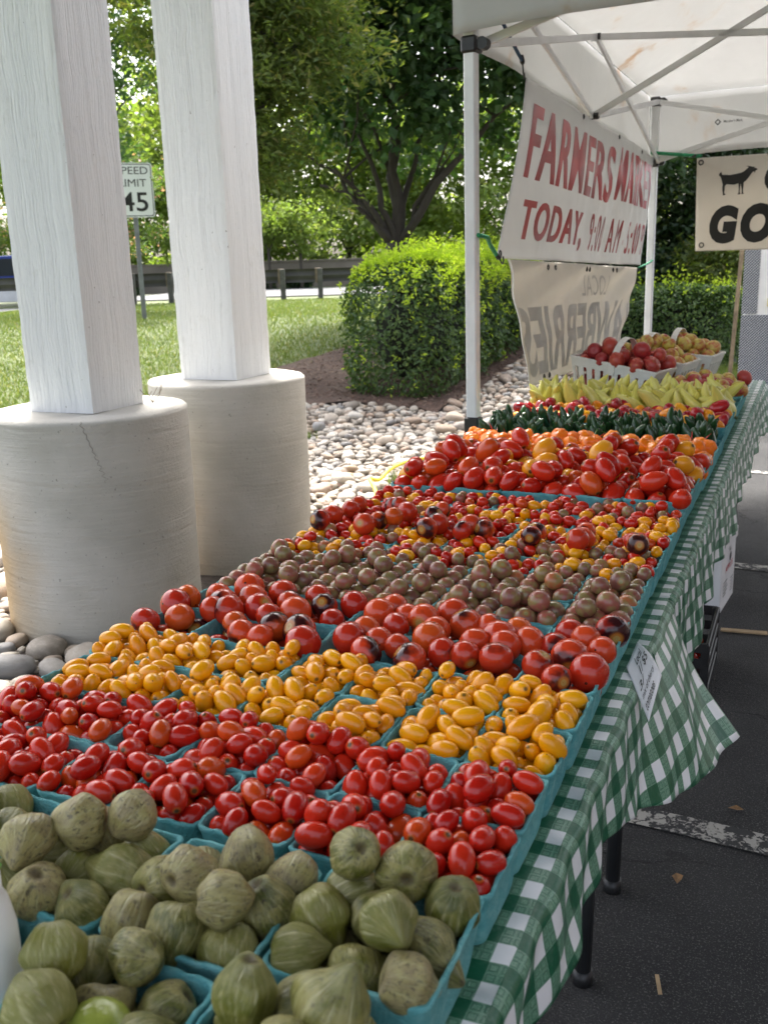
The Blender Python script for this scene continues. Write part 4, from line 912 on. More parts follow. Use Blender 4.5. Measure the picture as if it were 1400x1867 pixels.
SHAPE = {
    'red': [ball(ell(.0134+.0006*i, .0182+.0014*i, lump=.03, pear=.04*(i-1), seed=i, dim=.03)) for i in range(3)],
    'yellow': [ball(ell(.0126+.0006*i, .0190+.0016*i, lump=.03, pear=.03*(i-1), seed=3+i, dim=.03)) for i in range(3)],
    'redc': [ball(ell(.0128, .0150+.0016*i, lump=.03, seed=6+i, dim=.03), 16, 10) for i in range(2)],
    'yelc': [ball(ell(.0132, .0165+.0016*i, lump=.03, seed=8+i, dim=.03), 16, 10) for i in range(2)],
    'large': [ball(ell(.0268, .0240+.001*i, .022, 5+i, .10, seed=10+i, lump=.03), 30, 20) for i in range(4)],
    'heir': [ball(ell(.0198, .0186, .008, 5, .06, seed=14+i, lump=.02), 22, 14) for i in range(3)],
    'roma': [ball(ell(.0252, .0345+.002*i, .012, 4, .05, -.05*i+.03, seed=17+i, lump=.05), 22, 15) for i in range(3)],
    'oroma': [ball(ell(.0265, .037, .012, 4, .05, .03, seed=21, lump=.05), 22, 15)],
    'hab': [ball(ell(.0205, .0215, .17, 3+i, .16, .20, seed=23+i, lump=.24), 28, 18) for i in range(3)],
    'mini': [ball(ell(.0225, .038, .05, 3, .10, .10, seed=27+i, lump=.08), 20, 14) for i in range(3)],
    'apple_r': [ball(ell(.0390, .0345, .015, 5, .18, -.06, seed=30+i, lump=.03), 26, 16, extra=(lambda V, P: {'redness': np.full(len(V), .74)})) for i in range(3)],
    'apple_y': [ball(ell(.0390, .0345, .015, 5, .18, -.06, seed=33+i, lump=.03), 26, 16, extra=(lambda V, P: {'redness': np.full(len(V), .48)})) for i in range(3)],
}
def pepper(length, r0, bend, seed, ns=16, nr=12, wob=.05, tip=1.5, stem=.2, stem_r=.18, shoulder=.12, ex=.62):
    """tapered pod along +z, tip at +z end, with a stem at the bottom; last faces are the stem"""
    g = random.Random(seed); V, LCc = [], []; b1 = g.uniform(-1, 1)
    for i in range(ns):
        t = i/(ns-1); rr_ = r0*min(1, (t/shoulder+.35))*max(0.02, (1-t**tip))**ex
        cx = bend*length*(t-.5)**2*2; cy = bend*.5*b1*length*math.sin(t*4+seed)*.3
        for k in range(nr):
            a = 2*PI*k/nr; w = 1+wob*math.sin(3*a+seed+t*3)+wob*.6*math.sin(2*a+t*9+seed)
            V.append((cx+rr_*w*math.cos(a), cy+rr_*w*math.sin(a), (t-.5)*length)); LCc.append((math.cos(a), math.sin(a), t*2-1))
    F = grid_faces(ns, nr, True); mi = [0]*len(F); o = len(V); c0 = bend*length*.5
    for i, (zz, q) in enumerate(((.03, .75), (-.02, .5), (-.05, stem_r), (-stem, stem_r), (-stem-.01, .02))):
        for k in range(nr):
            a = 2*PI*k/nr; V.append((c0+r0*q*math.cos(a)+r0*.5*max(0, -zz-.05), r0*q*math.sin(a), (-.5+zz)*length)); LCc.append((0, 0, 0))
    F2 = [tuple(x+o for x in f) for f in grid_faces(5, nr, True)]
    return np.array(V), np.array(F+F2), {'lc': np.array(LCc)}, mi+[1]*len(F2)
PODS = {
    'jal': [pepper(.078+.005*i, .0150, .10, i, tip=3.0, stem=.22, ex=.5, wob=.02) for i in range(3)],
    'chili_r': [pepper(.085, .0052, .35, 10+i, tip=1.2, stem=.3, stem_r=.35) for i in range(2)], 'chili_g': [pepper(.085, .0055, .4, 12+i, tip=1.2, stem=.3, stem_r=.35) for i in range(2)],
    'banana': [pepper(.130+.010*i, .0262, .22, 20+i, tip=1.9, wob=.07, stem=.16) for i in range(3)]}
# tomatillo in its husk
def husk(seed):
    g = np.random.default_rng(seed); nu, nv = 84, 54; nrib = int(g.integers(5, 7))*2; ph = g.uniform(0, 6); sq = g.uniform(.02, .06)
    box = {}
    def fn(V):
        phi = np.arctan2(V[:, 1], V[:, 0]); z = V[:, 2]; env = np.sqrt(np.clip(1-z**2, 0, 1))
        tw_ = phi+.25*z*math.sin(seed)
        rib = np.abs(np.cos(tw_*nrib/2+ph))**8
        nn_ = g.normal(size=(44, 3)); nn_ /= np.linalg.norm(nn_, axis=1)[:, None]; dd_ = g.uniform(.95, 1.06, 44)
        k = (np.sum((np.maximum(V@nn_.T, 0)/dd_)**11, 1))**(-1/11)*1.09
        k = k*(1+.016*rib*env+.045*vnoise(V, 1.35, seed)+.010*vnoise(V, 7, seed+5)*env)
        P = V*(.0272*k)[:, None]*np.array([1, .95+sq, 1.02])
        tipm = np.clip((-z-.72)/.28, 0, 1); P[:, 2] -= .010*tipm**2*(1+.5*math.sin(seed)); P[:, :2] *= (1-.25*tipm**2)[:, None]
        dm = np.exp(-((1-np.clip(z, 0, 1))/.035)); P[:, 2] -= .006*dm
        box['v'] = np.clip(rib**4*env+.35*np.abs(np.cos(tw_*nrib+ph*2))**30*env, 0, 1); return P
    P, F, at, _ = ball(fn, nu, nv); at['vein'] = box['v']; return P, F, at, None
SHAPE['husk'] = [husk(500+i) for i in range(9)]
SHAPE['bare'] = [ball(ell(.0265, .0245, .01, 5, .08, seed=61, lump=.03), 30, 20)]

# ================================================================== ROWS OF PRODUCE
PX, PY = .115, .123
def colx(c): return -.0575-PX*c
def where(c): return ORD[c]+' from right'
def fill(kind, c, ax, x, y, label, group, sc=(.86, 1.13), cat='tomato', z0=None, only=None):
    order = np.argsort(-c[:, 2]); rank = np.empty(len(c), int); rank[order] = np.arange(len(c))
    for i in range(len(c)):
        put(kind if only is None else only[i], (x+c[i, 0], y+c[i, 1], ZT+c[i, 2]), ax[i], label, group, random.uniform(*sc), cat, rank[i]/len(c))
ROWS = [('red', 'nearest red row'), ('red', 'second red row'), ('yellow', 'nearer yellow row'), ('yellow', 'farther yellow row'), ('large', 'nearer big-tomato row'), ('large', 'farther big-tomato row'),
        ('heir', 'nearer dusky brown row'), ('heir', 'farther dusky brown row'), ('mixa', 'first mixed row'), ('mixb', 'second mixed row'), ('mixc', 'third mixed row'), ('mixc', 'fourth mixed row'), ('mixd', 'last mixed row')]
KN = {'red': 'red grape tomatoes', 'yellow': 'yellow grape tomatoes', 'large': 'big purple-shouldered tomatoes', 'heir': 'dusky brown-green tomatoes', 'mixa': 'mixed small tomatoes', 'mixb': 'mixed small tomatoes', 'mixc': 'mixed small tomatoes', 'mixd': 'mixed small tomatoes'}
ONE = {'red': 'glossy red grape tomato', 'yellow': 'golden yellow grape tomato', 'large': 'big red purple-shouldered tomato', 'heir': 'dusky brown-green round tomato', 'redc': 'small red cherry tomato', 'yelc': 'small golden cherry tomato'}
GRP = {'red': 'red grape tomatoes', 'yellow': 'yellow grape tomatoes', 'large': 'big purple-shouldered tomatoes', 'heir': 'dusky round tomatoes', 'redc': 'small red cherry tomatoes', 'yelc': 'small golden cherry tomatoes'}
for k, (kind, rn_) in enumerate(ROWS):
    for c in range(7):
        x, y = colx(c)+random.gauss(0, .0012), PY*(k+.5)+random.gauss(0, .0015)
        basket(x, y, False, 'teal pulp basket of %s, %s, %s' % (KN[kind], rn_, where(c)), 'teal pint baskets')
        lab = lambda q: '%s, %s, basket %s' % (ONE[q], rn_, where(c))
        if kind == 'red':
            cc, ax = packed('red', 9, 32, .0136, .0090, .0568, .0608, .070); fill('red', cc, ax, x, y, lab('red'), GRP['red'])
        elif kind == 'yellow':
            cc, ax = packed('yellow', 9, 31, .0129, .0125, .0568, .0608, .070); fill('yellow', cc, ax, x, y, lab('yellow'), GRP['yellow'])
        elif kind == 'large':
            cc, ax = packed('large', 9, 8, .0250, 0., .0568, .0608, .070, slope=1.2); fill('large', cc, ax, x, y, lab('large'), GRP['large'], (.84, 1.16))
        elif kind == 'heir':
            cc, ax = packed('heir', 7, 19, .0188, 0., .0568, .0608, .070, slope=.9); fill('heir', cc, ax, x, y, lab('heir'), GRP['heir'], (.9, 1.08))
        else:
            cc, ax = packed('mix', 8, 36, .0136, .0030, .0568, .0608, .070)
            pr = {'mixa': [.34, .33, .33], 'mixb': [.38, .42, .2], 'mixc': [.52, .42, .06], 'mixd': [.72, .16, .12]}[kind]
            if kind == 'mixc': pr = [.75, .22, .03] if random.random() < .5 else [.25, .70, .05]
            ks = random.choices(['redc', 'yelc', 'heir'], pr, k=len(cc)); order = np.argsort(-cc[:, 2])
            for j in range(len(cc)):
                q = ks[j]; rank = int(np.where(order == j)[0][0])/len(cc)
                put(q, (x+cc[j, 0], y+cc[j, 1], ZT+cc[j, 2]), ax[j], lab(q), GRP[q], random.uniform(.92, 1.08)*(.78 if q == 'heir' else 1.), 'tomato', rank)
            if kind == 'mixb' or (kind == 'mixc' and k == 10 and c > 3):
                for j in range(3 if c % 2 else 2):
                    put('large', (x+random.uniform(-.03, .03), y+(-.025 if j % 2 else .025)+random.uniform(-.012, .012), ZT+.100+.004*j), np.array([random.gauss(0, 1), random.gauss(-.4, 1), random.gauss(.4, .6)]), lab('large').replace('tomato,', 'tomato on top,'), GRP['large'], random.uniform(.78, .98), 'tomato', 0.)
# tomatillos
for (x, y, nm) in [(-.075, -.10, 'nearest the cloth edge'), (-.238, -.118, 'second from the cloth edge'), (-.402, -.118, 'third from the cloth edge'), (-.566, -.115, 'fourth from the cloth edge'),
                   (-.085, -.285, 'at bottom right'), (-.247, -.292, 'with bare green fruit'), (-.470, -.292, 'at bottom left')]:
    basket(x, y, True, 'teal pulp basket of husked tomatillos, '+nm, 'teal quart baskets')
    cc, ax = packed('husk%d' % int(x*1000+y*100), 1, 17, .0265, .0, .0785, .0795, .088, slope=1.0)
    fill('husk', cc, ax, x, y, 'husked tomatillo in basket '+nm, 'husked tomatillos', (.84, 1.04), 'tomatillo')
for x, y, z, l, s in ((-.225, -.300, .095, 'bare bright green tomatillo without its husk', 1.0), (-.165, -.338, .105, 'bare yellow-green tomatillo at the bottom edge', 1.02)):
    put('bare', (x, y, ZT+z), np.array([.2, .1, .9]), l, 'bare tomatillos', s, 'tomatillo', 0.)
# romas in quarts
for r in range(3):
    for c in range(5):
        x, y = -.080-.158*c, 1.685+.160*r
        basket(x, y, True, 'teal pulp basket of red roma tomatoes, %s roma row, %s' % (ORD[r], where(c)), 'teal quart baskets')
        cc, ax = packed('roma', 6, 17, .0250, .017, .0785, .0795, .088, slope=.8)
        ks = ['oroma' if random.random() < (.05 if r == 0 else .16) else 'roma' for _ in cc]
        for j in range(len(cc)):
            lb = ('orange' if ks[j] == 'oroma' else 'red')+' roma tomato in the %s roma row, basket %s' % (ORD[r], where(c))
            put(ks[j], (x+cc[j, 0], y+cc[j, 1], ZT+cc[j, 2]), ax[j], lb, 'roma tomatoes', random.uniform(.9, 1.08), 'tomato', float(np.argsort(np.argsort(-cc[:, 2]))[j])/len(cc))
def pint_row(y, n, kinds, probs, key, args, kw, what, lab, grp, cat, sc=(.9, 1.08), lift=0.):
    for c in range(7):
        x = colx(c); basket(x, y, False, 'teal pulp basket of %s, %s' % (what, where(c)), 'teal pint baskets')
        cc, ax = packed(key, 5, n, *args, **kw)
        rk = np.argsort(np.argsort(-cc[:, 2]))
        for j in range(len(cc)):
            q = random.choices(kinds, probs)[0]
            put(q, (x+cc[j, 0], y+cc[j, 1], ZT+cc[j, 2]+lift), ax[j], (lab[q] if isinstance(lab, dict) else lab)+', basket '+where(c), grp, random.uniform(*sc), cat, rk[j]/len(cc))
pint_row(2.165, 12, ['hab'], [1], 'hab', (.0185, .006, .0568, .0608, .070), {'slope': .9}, 'orange habaneros in the nearer habanero row', 'wrinkled orange habanero in the nearer habanero row', 'habanero peppers', 'pepper', (1.15, 1.5), .012)
pint_row(2.290, 12, ['hab'], [1], 'hab', (.0185, .006, .0568, .0608, .070), {}, 'orange habaneros in the farther habanero row', 'wrinkled orange habanero in the farther habanero row', 'habanero peppers', 'pepper', (1.2, 1.6), .03)
def upright_row(y, kinds, probs, n, hx, hy, z0, tilt, what, lab, grp, quart, rows_x, lean=0., sc=(.9, 1.12)):
    """pods stood on end in a basket, tips up and leaning every way"""
    for c in range(rows_x):
        x = (-.080-.158*c) if quart else colx(c)
        basket(x, y, quart, 'teal pulp basket of %s, %s' % (what, where(c)), 'teal quart baskets' if quart else 'teal pint baskets')
        m = int(math.ceil(math.sqrt(n))); k = 0
        for i in range(m):
            for j in range(m):
                if k >= n: break
                k += 1; u, v = (i+.5)/m*2-1, (j+.5)/m*2-1; q = random.choices(kinds, probs)[0]
                a = np.array([u*.5+random.gauss(0, tilt), v*.5+lean+random.gauss(0, tilt), 1.]); a /= np.linalg.norm(a)
                put(q, (x+u*hx*1.04+random.gauss(0, .006), y+v*hy*1.04+random.gauss(0, .006), ZT+z0+random.uniform(-.012, .014)+.012*(1-u*u)*(1-v*v)), a, (lab[q] if isinstance(lab, dict) else lab)+', basket '+where(c), grp, random.uniform(*sc), 'pepper', 0.)
upright_row(2.415, ['chili_r', 'chili_g'], [.35, .65], 11, .0568, .0608, .066, 1.2, 'thin red and green chilies', {'chili_r': 'thin red chili in the chili row', 'chili_g': 'thin green chili in the chili row'}, 'thin chilies', False, 7)
for yy, nm in ((2.540, 'nearer'), (2.665, 'farther')):
    upright_row(yy, ['jal'], [1], 12, .0568, .0608, .082 if nm == 'nearer' else .098, .26, 'dark green jalapenos, %s jalapeno row' % nm, 'dark green jalapeno in the %s jalapeno row' % nm, 'jalapeno peppers', False, 7, -.15)
def quart_row(y, n, kinds, probs, key, args, kw, what, lab, grp, cat, cols=5, sc=(.9, 1.1), lift=0., c0=0):
    for c in range(c0, cols):
        x = -.080-.158*c; basket(x, y, True, 'teal pulp basket of %s, %s' % (what, where(c)), 'teal quart baskets')
        cc, ax = packed(key, 4, n, *args, **kw); rk = np.argsort(np.argsort(-cc[:, 2]))
        for j in range(len(cc)):
            q = random.choices(kinds, probs)[0]
            put(q, (x+cc[j, 0], y+cc[j, 1], ZT+cc[j, 2]+lift), ax[j], (lab[q] if isinstance(lab, dict) else lab)+', basket '+where(c), grp, random.uniform(*sc), cat, rk[j]/len(cc))
QA = (.0785, .0795, .088)
for r, y in enumerate((2.82, 2.985)):
    nm = ('nearer', 'farther')[r]+' sweet pepper row'
    quart_row(y, 16, ['minir', 'miniy'], [.5, .5], 'mini', (.0225, .018)+QA, {'slope': .2}, 'mixed small sweet peppers, '+nm, {'minir': 'deep red small sweet pepper in the '+nm, 'miniy': 'orange small sweet pepper in the '+nm}, 'small sweet peppers', 'pepper', lift=.012)
for r, y in enumerate((3.15, 3.315)):
    nm = ('nearer', 'farther')[r]+' banana pepper row'
    upright_row(y, ['banana'], [1], 11, .0785, .0795, .112, .62, 'pale banana peppers, '+nm, 'pale yellow banana pepper in the '+nm, 'banana peppers', True, 5, -.15, (.9, 1.35))
for r, y in enumerate((3.49, 3.655, 3.82, 3.985)):
    nm = ORD[r]+' apple row'
    quart_row(y, 7, ['apple_r', 'apple_y'], [.4, .6], 'apple', (.0365, .0)+QA, {'slope': .3}, 'red and yellow apples, '+nm, 'red-yellow apple, '+nm, 'loose basket apples', 'apple', cols=2, sc=(.88, 1.08))

# slatted white baskets of apples, tipped a little towards the aisle
def apple_basket(x, y, rz, roll, label, seed, kind):
    r = empty('slatted_basket', (x, y, ZT)); r.rotation_euler = (0, roll, rz); r.location.z += .035
    w, d, h = .21, .13, .165; tp = .80; mb = MB()
    def wall(p0, p1, n):
        p0, p1 = Vector(p0), Vector(p1); lo0, lo1 = Vector((p0.x*tp, p0.y*tp, 0)), Vector((p1.x*tp, p1.y*tp, 0)); up0, up1 = Vector((p0.x, p0.y, h)), Vector((p1.x, p1.y, h))
        P = lambda s, t: (lo0.lerp(lo1, s)).lerp(up0.lerp(up1, s), t)
        nrm = (up1-up0).cross(Vector((0, 0, 1))).normalized()*.003
        def quad(a, b, c, e): mb.add([a+nrm, b+nrm, c+nrm, e+nrm, a-nrm, b-nrm, c-nrm, e-nrm], [(0, 1, 2, 3), (7, 6, 5, 4), (0, 4, 5, 1), (1, 5, 6, 2), (2, 6, 7, 3), (3, 7, 4, 0)])
        quad(P(0, 0), P(1, 0), P(1, .2), P(0, .2)); quad(P(0, .76), P(1, .76), P(1, 1), P(0, 1))
        for k in range(n+1):
            a = k/n*.98-.0; wd = .034
            quad(P(max(0, a-wd), .2), P(min(1, a+wd), .2), P(min(1, a+wd*1.05), .76), P(max(0, a-wd*1.05), .76))
    c = [(-w, -d), (w, -d), (w, d), (-w, d)]
    for i in range(4): wall((*c[i], 0), (*c[(i+1) % 4], 0), 9 if i % 2 == 0 else 5)
    mb.box((0, 0, .004), (w*tp*2, d*tp*2, .006))
    for i in range(4): mb.bar((*c[i], h), (*c[(i+1) % 4], h), .012, .010)
    mb.build('shell', M['plastic'], r)
    hd = MB(); pts = [(0, -d*1.0-.006, h-.05), (0, -d*1.0-.008, h)]+[(0, -d*math.cos(PI*k/12), h+.115*math.sin(PI*k/12)) for k in range(1, 12)]+[(0, d+.008, h), (0, d+.006, h-.05)]
    for a, b in zip(pts[:-1], pts[1:]): hd.bar(a, b, .030, .004, up=(0, -1, .3) if abs(b[2]-a[2]) > .02 else (0, 0, 1))
    hd.build('handle', M['plastic'], r)
    cc, ax = pack(54, .0365, 0., w*.97, d*.97, h, seed, slope=.7, tp=.85)
    R3 = Matrix.Rotation(rz, 3, 'Z') @ Matrix.Rotation(roll, 3, 'Y')
    for j in range(len(cc)):
        p = R3 @ Vector(cc[j])+r.location
        put(kind, (p.x, p.y, p.z), np.array(R3 @ Vector(ax[j])), 'apple in '+label.replace('slatted plastic ', '').replace(' with arched handle', ''), 'apples in white baskets', random.uniform(.9, 1.1), 'apple', 0.)
    tag(r, label[0].lower()+label[1:], 'basket', 'white slatted baskets'); return r
apple_basket(-.585, 3.90, -.22, .16, 'white slatted plastic basket of red apples with arched handle, nearest of three', 301, 'apple_r')
apple_basket(-.50, 4.20, -.18, .12, 'white slatted plastic basket of yellow apples, middle of three', 302, 'apple_y')
apple_basket(-.40, 4.50, -.15, .08, 'white slatted plastic basket of yellow apples, farthest of three', 303, 'apple_y')

# ------------------------------------------------------------------ emit produce: up to 300 of a kind as things, the rest as one mass
MATS = {'red': M['red'], 'yellow': M['yellow'], 'redc': M['red'], 'yelc': M['yellow'], 'large': M['large'], 'heir': M['heir'], 'roma': M['roma'], 'oroma': M['oroma'], 'hab': M['hab'], 'minir': M['minir'], 'miniy': M['miniy'],
        'apple_r': M['apple'], 'apple_y': M['apple'], 'husk': M['husk'], 'bare': M['tomatillo'], 'jal': M['jal'], 'chili_r': M['chili_r'], 'chili_g': M['chili_g'], 'banana': M['banana']}
SHAPE['minir'] = SHAPE['miniy'] = SHAPE['mini']
NAMES = {'red': 'red_grape_tomato', 'yellow': 'yellow_grape_tomato', 'redc': 'red_cherry_tomato', 'yelc': 'yellow_cherry_tomato', 'large': 'beefsteak_tomato', 'heir': 'dusky_tomato', 'roma': 'roma_tomato', 'oroma': 'roma_tomato', 'hab': 'habanero', 'minir': 'sweet_pepper', 'miniy': 'sweet_pepper',
         'apple_r': 'apple', 'apple_y': 'apple', 'husk': 'tomatillo', 'bare': 'tomatillo', 'jal': 'jalapeno', 'chili_r': 'chili', 'chili_g': 'chili', 'banana': 'banana_pepper'}
MASS = {'red': 'remaining red grape tomatoes lying lower in their baskets', 'yellow': 'remaining yellow grape tomatoes lying lower in their baskets', 'redc': 'remaining small red tomatoes of the mixed rows', 'yelc': 'remaining small golden tomatoes of the mixed rows', 'heir': 'remaining dusky tomatoes lying low in the mixed rows'}
def frame(ax, spin):
    z = Vector(ax).normalized(); a = z.cross(Vector((.3, .9, .2))); a.normalize(); b = z.cross(a)
    x = a*math.cos(spin)+b*math.sin(spin); y = z.cross(x); return Matrix(((x.x, y.x, z.x), (x.y, y.y, z.y), (x.z, y.z, z.z)))
def place_words(its):
    '''tell apart big fruit that share a basket by height and place in it'''
    by = {}
    for q in its: by.setdefault(q[2], []).append(q)
    out = {}
    for lb, qs in by.items():
        if len(qs) == 1: continue
        cx = sum(q[0][0] for q in qs)/len(qs); cy = sum(q[0][1] for q in qs)/len(qs); zs = sorted(q[0][2] for q in qs)[::-1]
        for q in qs:
            dx, dy = q[0][0]-cx, q[0][1]-cy; h_ = zs.index(q[0][2])
            a = ('right' if dx > 0 else 'left') if abs(dx) > .012 else 'middle'; b = ('back' if dy > 0 else 'front') if abs(dy) > .012 else 'centre'
            out[id(q)] = lb+', '+('topmost' if h_ == 0 else ('upper ' if h_ < len(qs)*.6 else 'lower ')+b+' '+a)
    return out
for kind, its in ITEMS.items():
    uniq = place_words(its) if kind in ('husk', 'large', 'apple_r', 'apple_y') else {}
    shp = PODS.get(kind) or SHAPE[kind]; nm = NAMES[kind]; pod = kind in PODS
    meshes = [np_mesh(nm, s[0], s[1], [MATS[kind], M['stem']] if pod else MATS[kind], True, s[2], s[3] if pod else None) for s in shp]
    its.sort(key=lambda q: q[6]*.55+.10*math.dist(q[0], CAM)); VV, FF, LC, RN = [], [], [], []; off = 0
    for i, (pos, ax, label, group, sc, cat, dep, _) in enumerate(its):
        if kind not in ('red', 'yellow', 'roma', 'oroma') and not pod: ax = np.asarray(ax)
        if pod: ax = np.asarray(ax)*(1 if ax[2] > 0 else -1)
        elif random.random() < .5 and kind in ('red', 'yellow', 'redc', 'yelc', 'roma', 'minir', 'miniy'): ax = -np.asarray(ax)
        R = frame(ax, random.uniform(0, 2*PI)); j = random.randrange(len(shp))
        if i < 300:
            o = link(nm, meshes[j]); o.matrix_world = Matrix.Translation(pos) @ (R.to_4x4()) @ Matrix.Diagonal((sc, sc, sc, 1)); tag(o, uniq.get(id(its[i]), label), cat, group)
        else:
            V, F, at = shp[j][0], shp[j][1], shp[j][2]; A = np.array(R)*sc; VV.append(V@A.T+np.array(pos)); FF.append(F+off); off += len(V); LC.append(at['lc']); RN.append(np.full(len(V), random.random()))
    if VV:
        o = link(nm, np_mesh(nm+'_mass', np.concatenate(VV), np.concatenate(FF), MATS[kind], True, {'lc': np.concatenate(LC), 'rnd': np.concatenate(RN)})); tag(o, MASS.get(kind, 'remaining '+nm.replace('_', ' ')+'s lying low in their baskets'), its[0][5], kind='stuff')

# ================================================================== CANOPY TENT
P1 = Vector((-.96, 2.85, 0)); P2 = Vector((-.775, 6.05, 0)); E2 = (P2-P1).normalized(); E1 = Vector((E2.y, -E2.x, 0)); WT = 3.05; LT = (P2-P1).length
def tp_(a, b, z): p = P1+E1*(a*WT)+E2*(b*LT); return Vector((p.x, p.y, z))
def ztop(b): return 2.58-.14*b
def zval(b): return 2.225-.165*b
tent = empty('canopy_tent', (*tp_(.5, .5, 0)[:2], 0)); TO = tent.location.copy()
def loc(p): return Vector(p)-TO
zp = 3.42
# roof: four sagging panels
def roof_pt(u, v):
    """u,v in -1..1 plan; pyramid with slight sag between ribs"""
    m = max(abs(u), abs(v)); b = (v+1)/2; zb = ztop(b); k = 1-m; z = zb+(zp-zb)*k
    oth = min(abs(u), abs(v))/max(m, 1e-4); z -= .075*(1-oth**2)*math.sin(PI*min(1, m))*1.0
    z += .03*math.sin(u*9+v*4)*math.sin(v*7-u*3)*k
    return loc(tp_((u+1)/2*1.03-.015, b*1.03-.015, z))
n = 41; V = [roof_pt(-1+2*i/(n-1), -1+2*j/(n-1)) for i in range(n) for j in range(n)]
ro = link('roof_fabric', np_mesh('roof_fabric', V, grid_faces(n, n), M['canvas'], True), tent)
md = ro.modifiers.new('thickness', 'SOLIDIFY'); md.thickness = .001
def valance(a0, b0, a1, b1, out):
    V = []; m, q = 61, 9
    for i in range(m):
        t = i/(m-1); a, b = a0+(a1-a0)*t, b0+(b1-b0)*t; A = a*1.03-.015; B = b*1.03-.015; zt_, zb_ = ztop(b), zval(b)
        for j in range(q):
            s = j/(q-1); p = tp_(A, B, zt_+(zb_-zt_)*s+(.010*math.sin(t*9)+.012*math.sin(t*PI))*s)
            p += Vector(out)*(.004+.012*s*math.sin(t*23+a0*3)+.010*s*math.sin(t*9+b0)); V.append(loc(p))
    o = link('valance', np_mesh('valance', V, grid_faces(m, q), M['canvas'], True), tent); k = o.modifiers.new('thickness', 'SOLIDIFY'); k.thickness = .001
    # hem band
    hb = MB()
    return o
valance(0, 0, 1, 0, -E2); vl = valance(0, 0, 0, 1, -E1); vb = valance(0, 1, 1, 1, E2); valance(1, 0, 1, 1, E1)
# legs, brackets and sliders
for a, b in ((0, 0), (0, 1), (1, 0), (1, 1)):
    zt_, zs = ztop(b)-.02, zval(b)-.01; ins = Vector((0, 0, 0))+E1*(.03 if a == 0 else -.03)+E2*(.03 if b == 0 else -.03)
    base = tp_(a, b, 0)+ins*0; rz = math.atan2(E1.y, E1.x)
    lg = MB(); p = loc(base); lg.box((p.x, p.y, (.80+zt_)/2), (.046, .046, zt_-.80), rz, 0, .006); lo = lg.build('leg', M['white_metal'], tent)
    MB().box((p.x, p.y, .42), (.036, .036, .82), rz, 0, .005).build('lower_leg', M['white_metal'], lo)
    MB().box((p.x, p.y, .80), (.060, .060, .075), rz, 0, .006).build('height_catch', M['black'], lo)
    MB().box((p.x, p.y, .006), (.13, .13, .012), rz, 0, .004).build('foot_plate', M['steel'], lo)
    for z_, nm in ((zt_-.02, 'top_bracket'), (zs-.02, 'slider')):
        m2 = MB(); m2.box((p.x, p.y, z_), (.062, .062, .058), rz, 0, .008); sx = 1 if a == 0 else -1; sy = 1 if b == 0 else -1
        c1 = Vector((p.x, p.y, z_))+E1*sx*.048; m2.tube([c1-E2*.02, c1+E2*.02], .022, 10); c2 = Vector((p.x, p.y, z_))+E2*sy*.048; m2.tube([c2-E1*.02, c2+E1*.02], .022, 10)
        m2.build(nm, M['black'], tent)
# scissor trusses: each side has two crossing pairs, meeting at upper and lower mid joints; inner pairs run to the hub
def truss(A, B):
    zA, zB = ztop(A[1])-.04, ztop(B[1])-.04; sA, sB = zval(A[1])-.03, zval(B[1])-.03
    mid = ((A[0]+B[0])/2, (A[1]+B[1])/2); mt = (zA+zB)/2+.03; mb_ = (sA+sB)/2+.02
    inn = (E1*(.5-mid[0])+E2*(.5-mid[1]))*.04
    for (q, z0, z1) in ((A, zA, mb_), (A, sA, mt), (B, zB, mb_), (B, sB, mt)):
        MB().bar(loc(tp_(*q, z0)+inn*(1 if z0 in (zA, zB) else 1.6)), loc(tp_(*mid, z1)+inn*(1 if z0 in (zA, zB) else 1.6)), .014, .030).build('truss_bar', M['white_metal'], tent)
    for z in (mt, mb_): MB().tube([loc(tp_(*mid, z)+inn*.2), loc(tp_(*mid, z)+inn*2.6)], .017, 10).build('truss_joint', M['black'], tent)
    hub = (.5, .5); q = (mid[0]+(hub[0]-mid[0])*.5, mid[1]+(hub[1]-mid[1])*.5)
    MB().bar(loc(tp_(*mid, mt)+inn), loc(tp_(*hub, 2.36)), .014, .030).build('truss_bar', M['white_metal'], tent)
    MB().bar(loc(tp_(*mid, mb_)+inn), loc(tp_(*hub, 2.86)), .014, .030).build('truss_bar', M['white_metal'], tent)
truss((0, 0), (0, 1)); truss((0, 1), (1, 1)); truss((1, 1), (1, 0)); truss((0, 0), (1, 0))
hm = MB(); c = loc(tp_(.5, .5, 2.6)); hm.tube([c-Vector((0, 0, .3)), c+Vector((0, 0, .80))], .022, 12); hm.build('centre_pole', M['white_metal'], tent, True)
# maker's mark printed inside the back valance
cmk = loc(tp_(.128, 1, 0)); cmk.z = 2.235
V, F = text_data("Member's Mark.", .115, .017, .01)
pl_ = lambda x, z, off=.024: Vector((cmk.x, cmk.y, cmk.z))+E1*x+Vector((0, 0, z))-E2*off
MB().add([pl_(x+.035, z) for x, z in V], F).build('lettering', M['print_black'], vb, fix=False)
MB().add([pl_(x*.020, z*.020+.007) for x, z in ((-1, 0), (0, -1), (1, 0), (0, 1))]+[pl_(x*.011, z*.011+.007, .0245) for x, z in ((-1, 0), (0, -1), (1, 0), (0, 1))], [(0, 1, 5, 4), (1, 2, 6, 5), (2, 3, 7, 6), (3, 0, 4, 7)]).build('logo', M['print_black'], vb, fix=False)
tag(tent, 'white pop-up canopy tent with stained roof over the far end of the tables', 'tent')

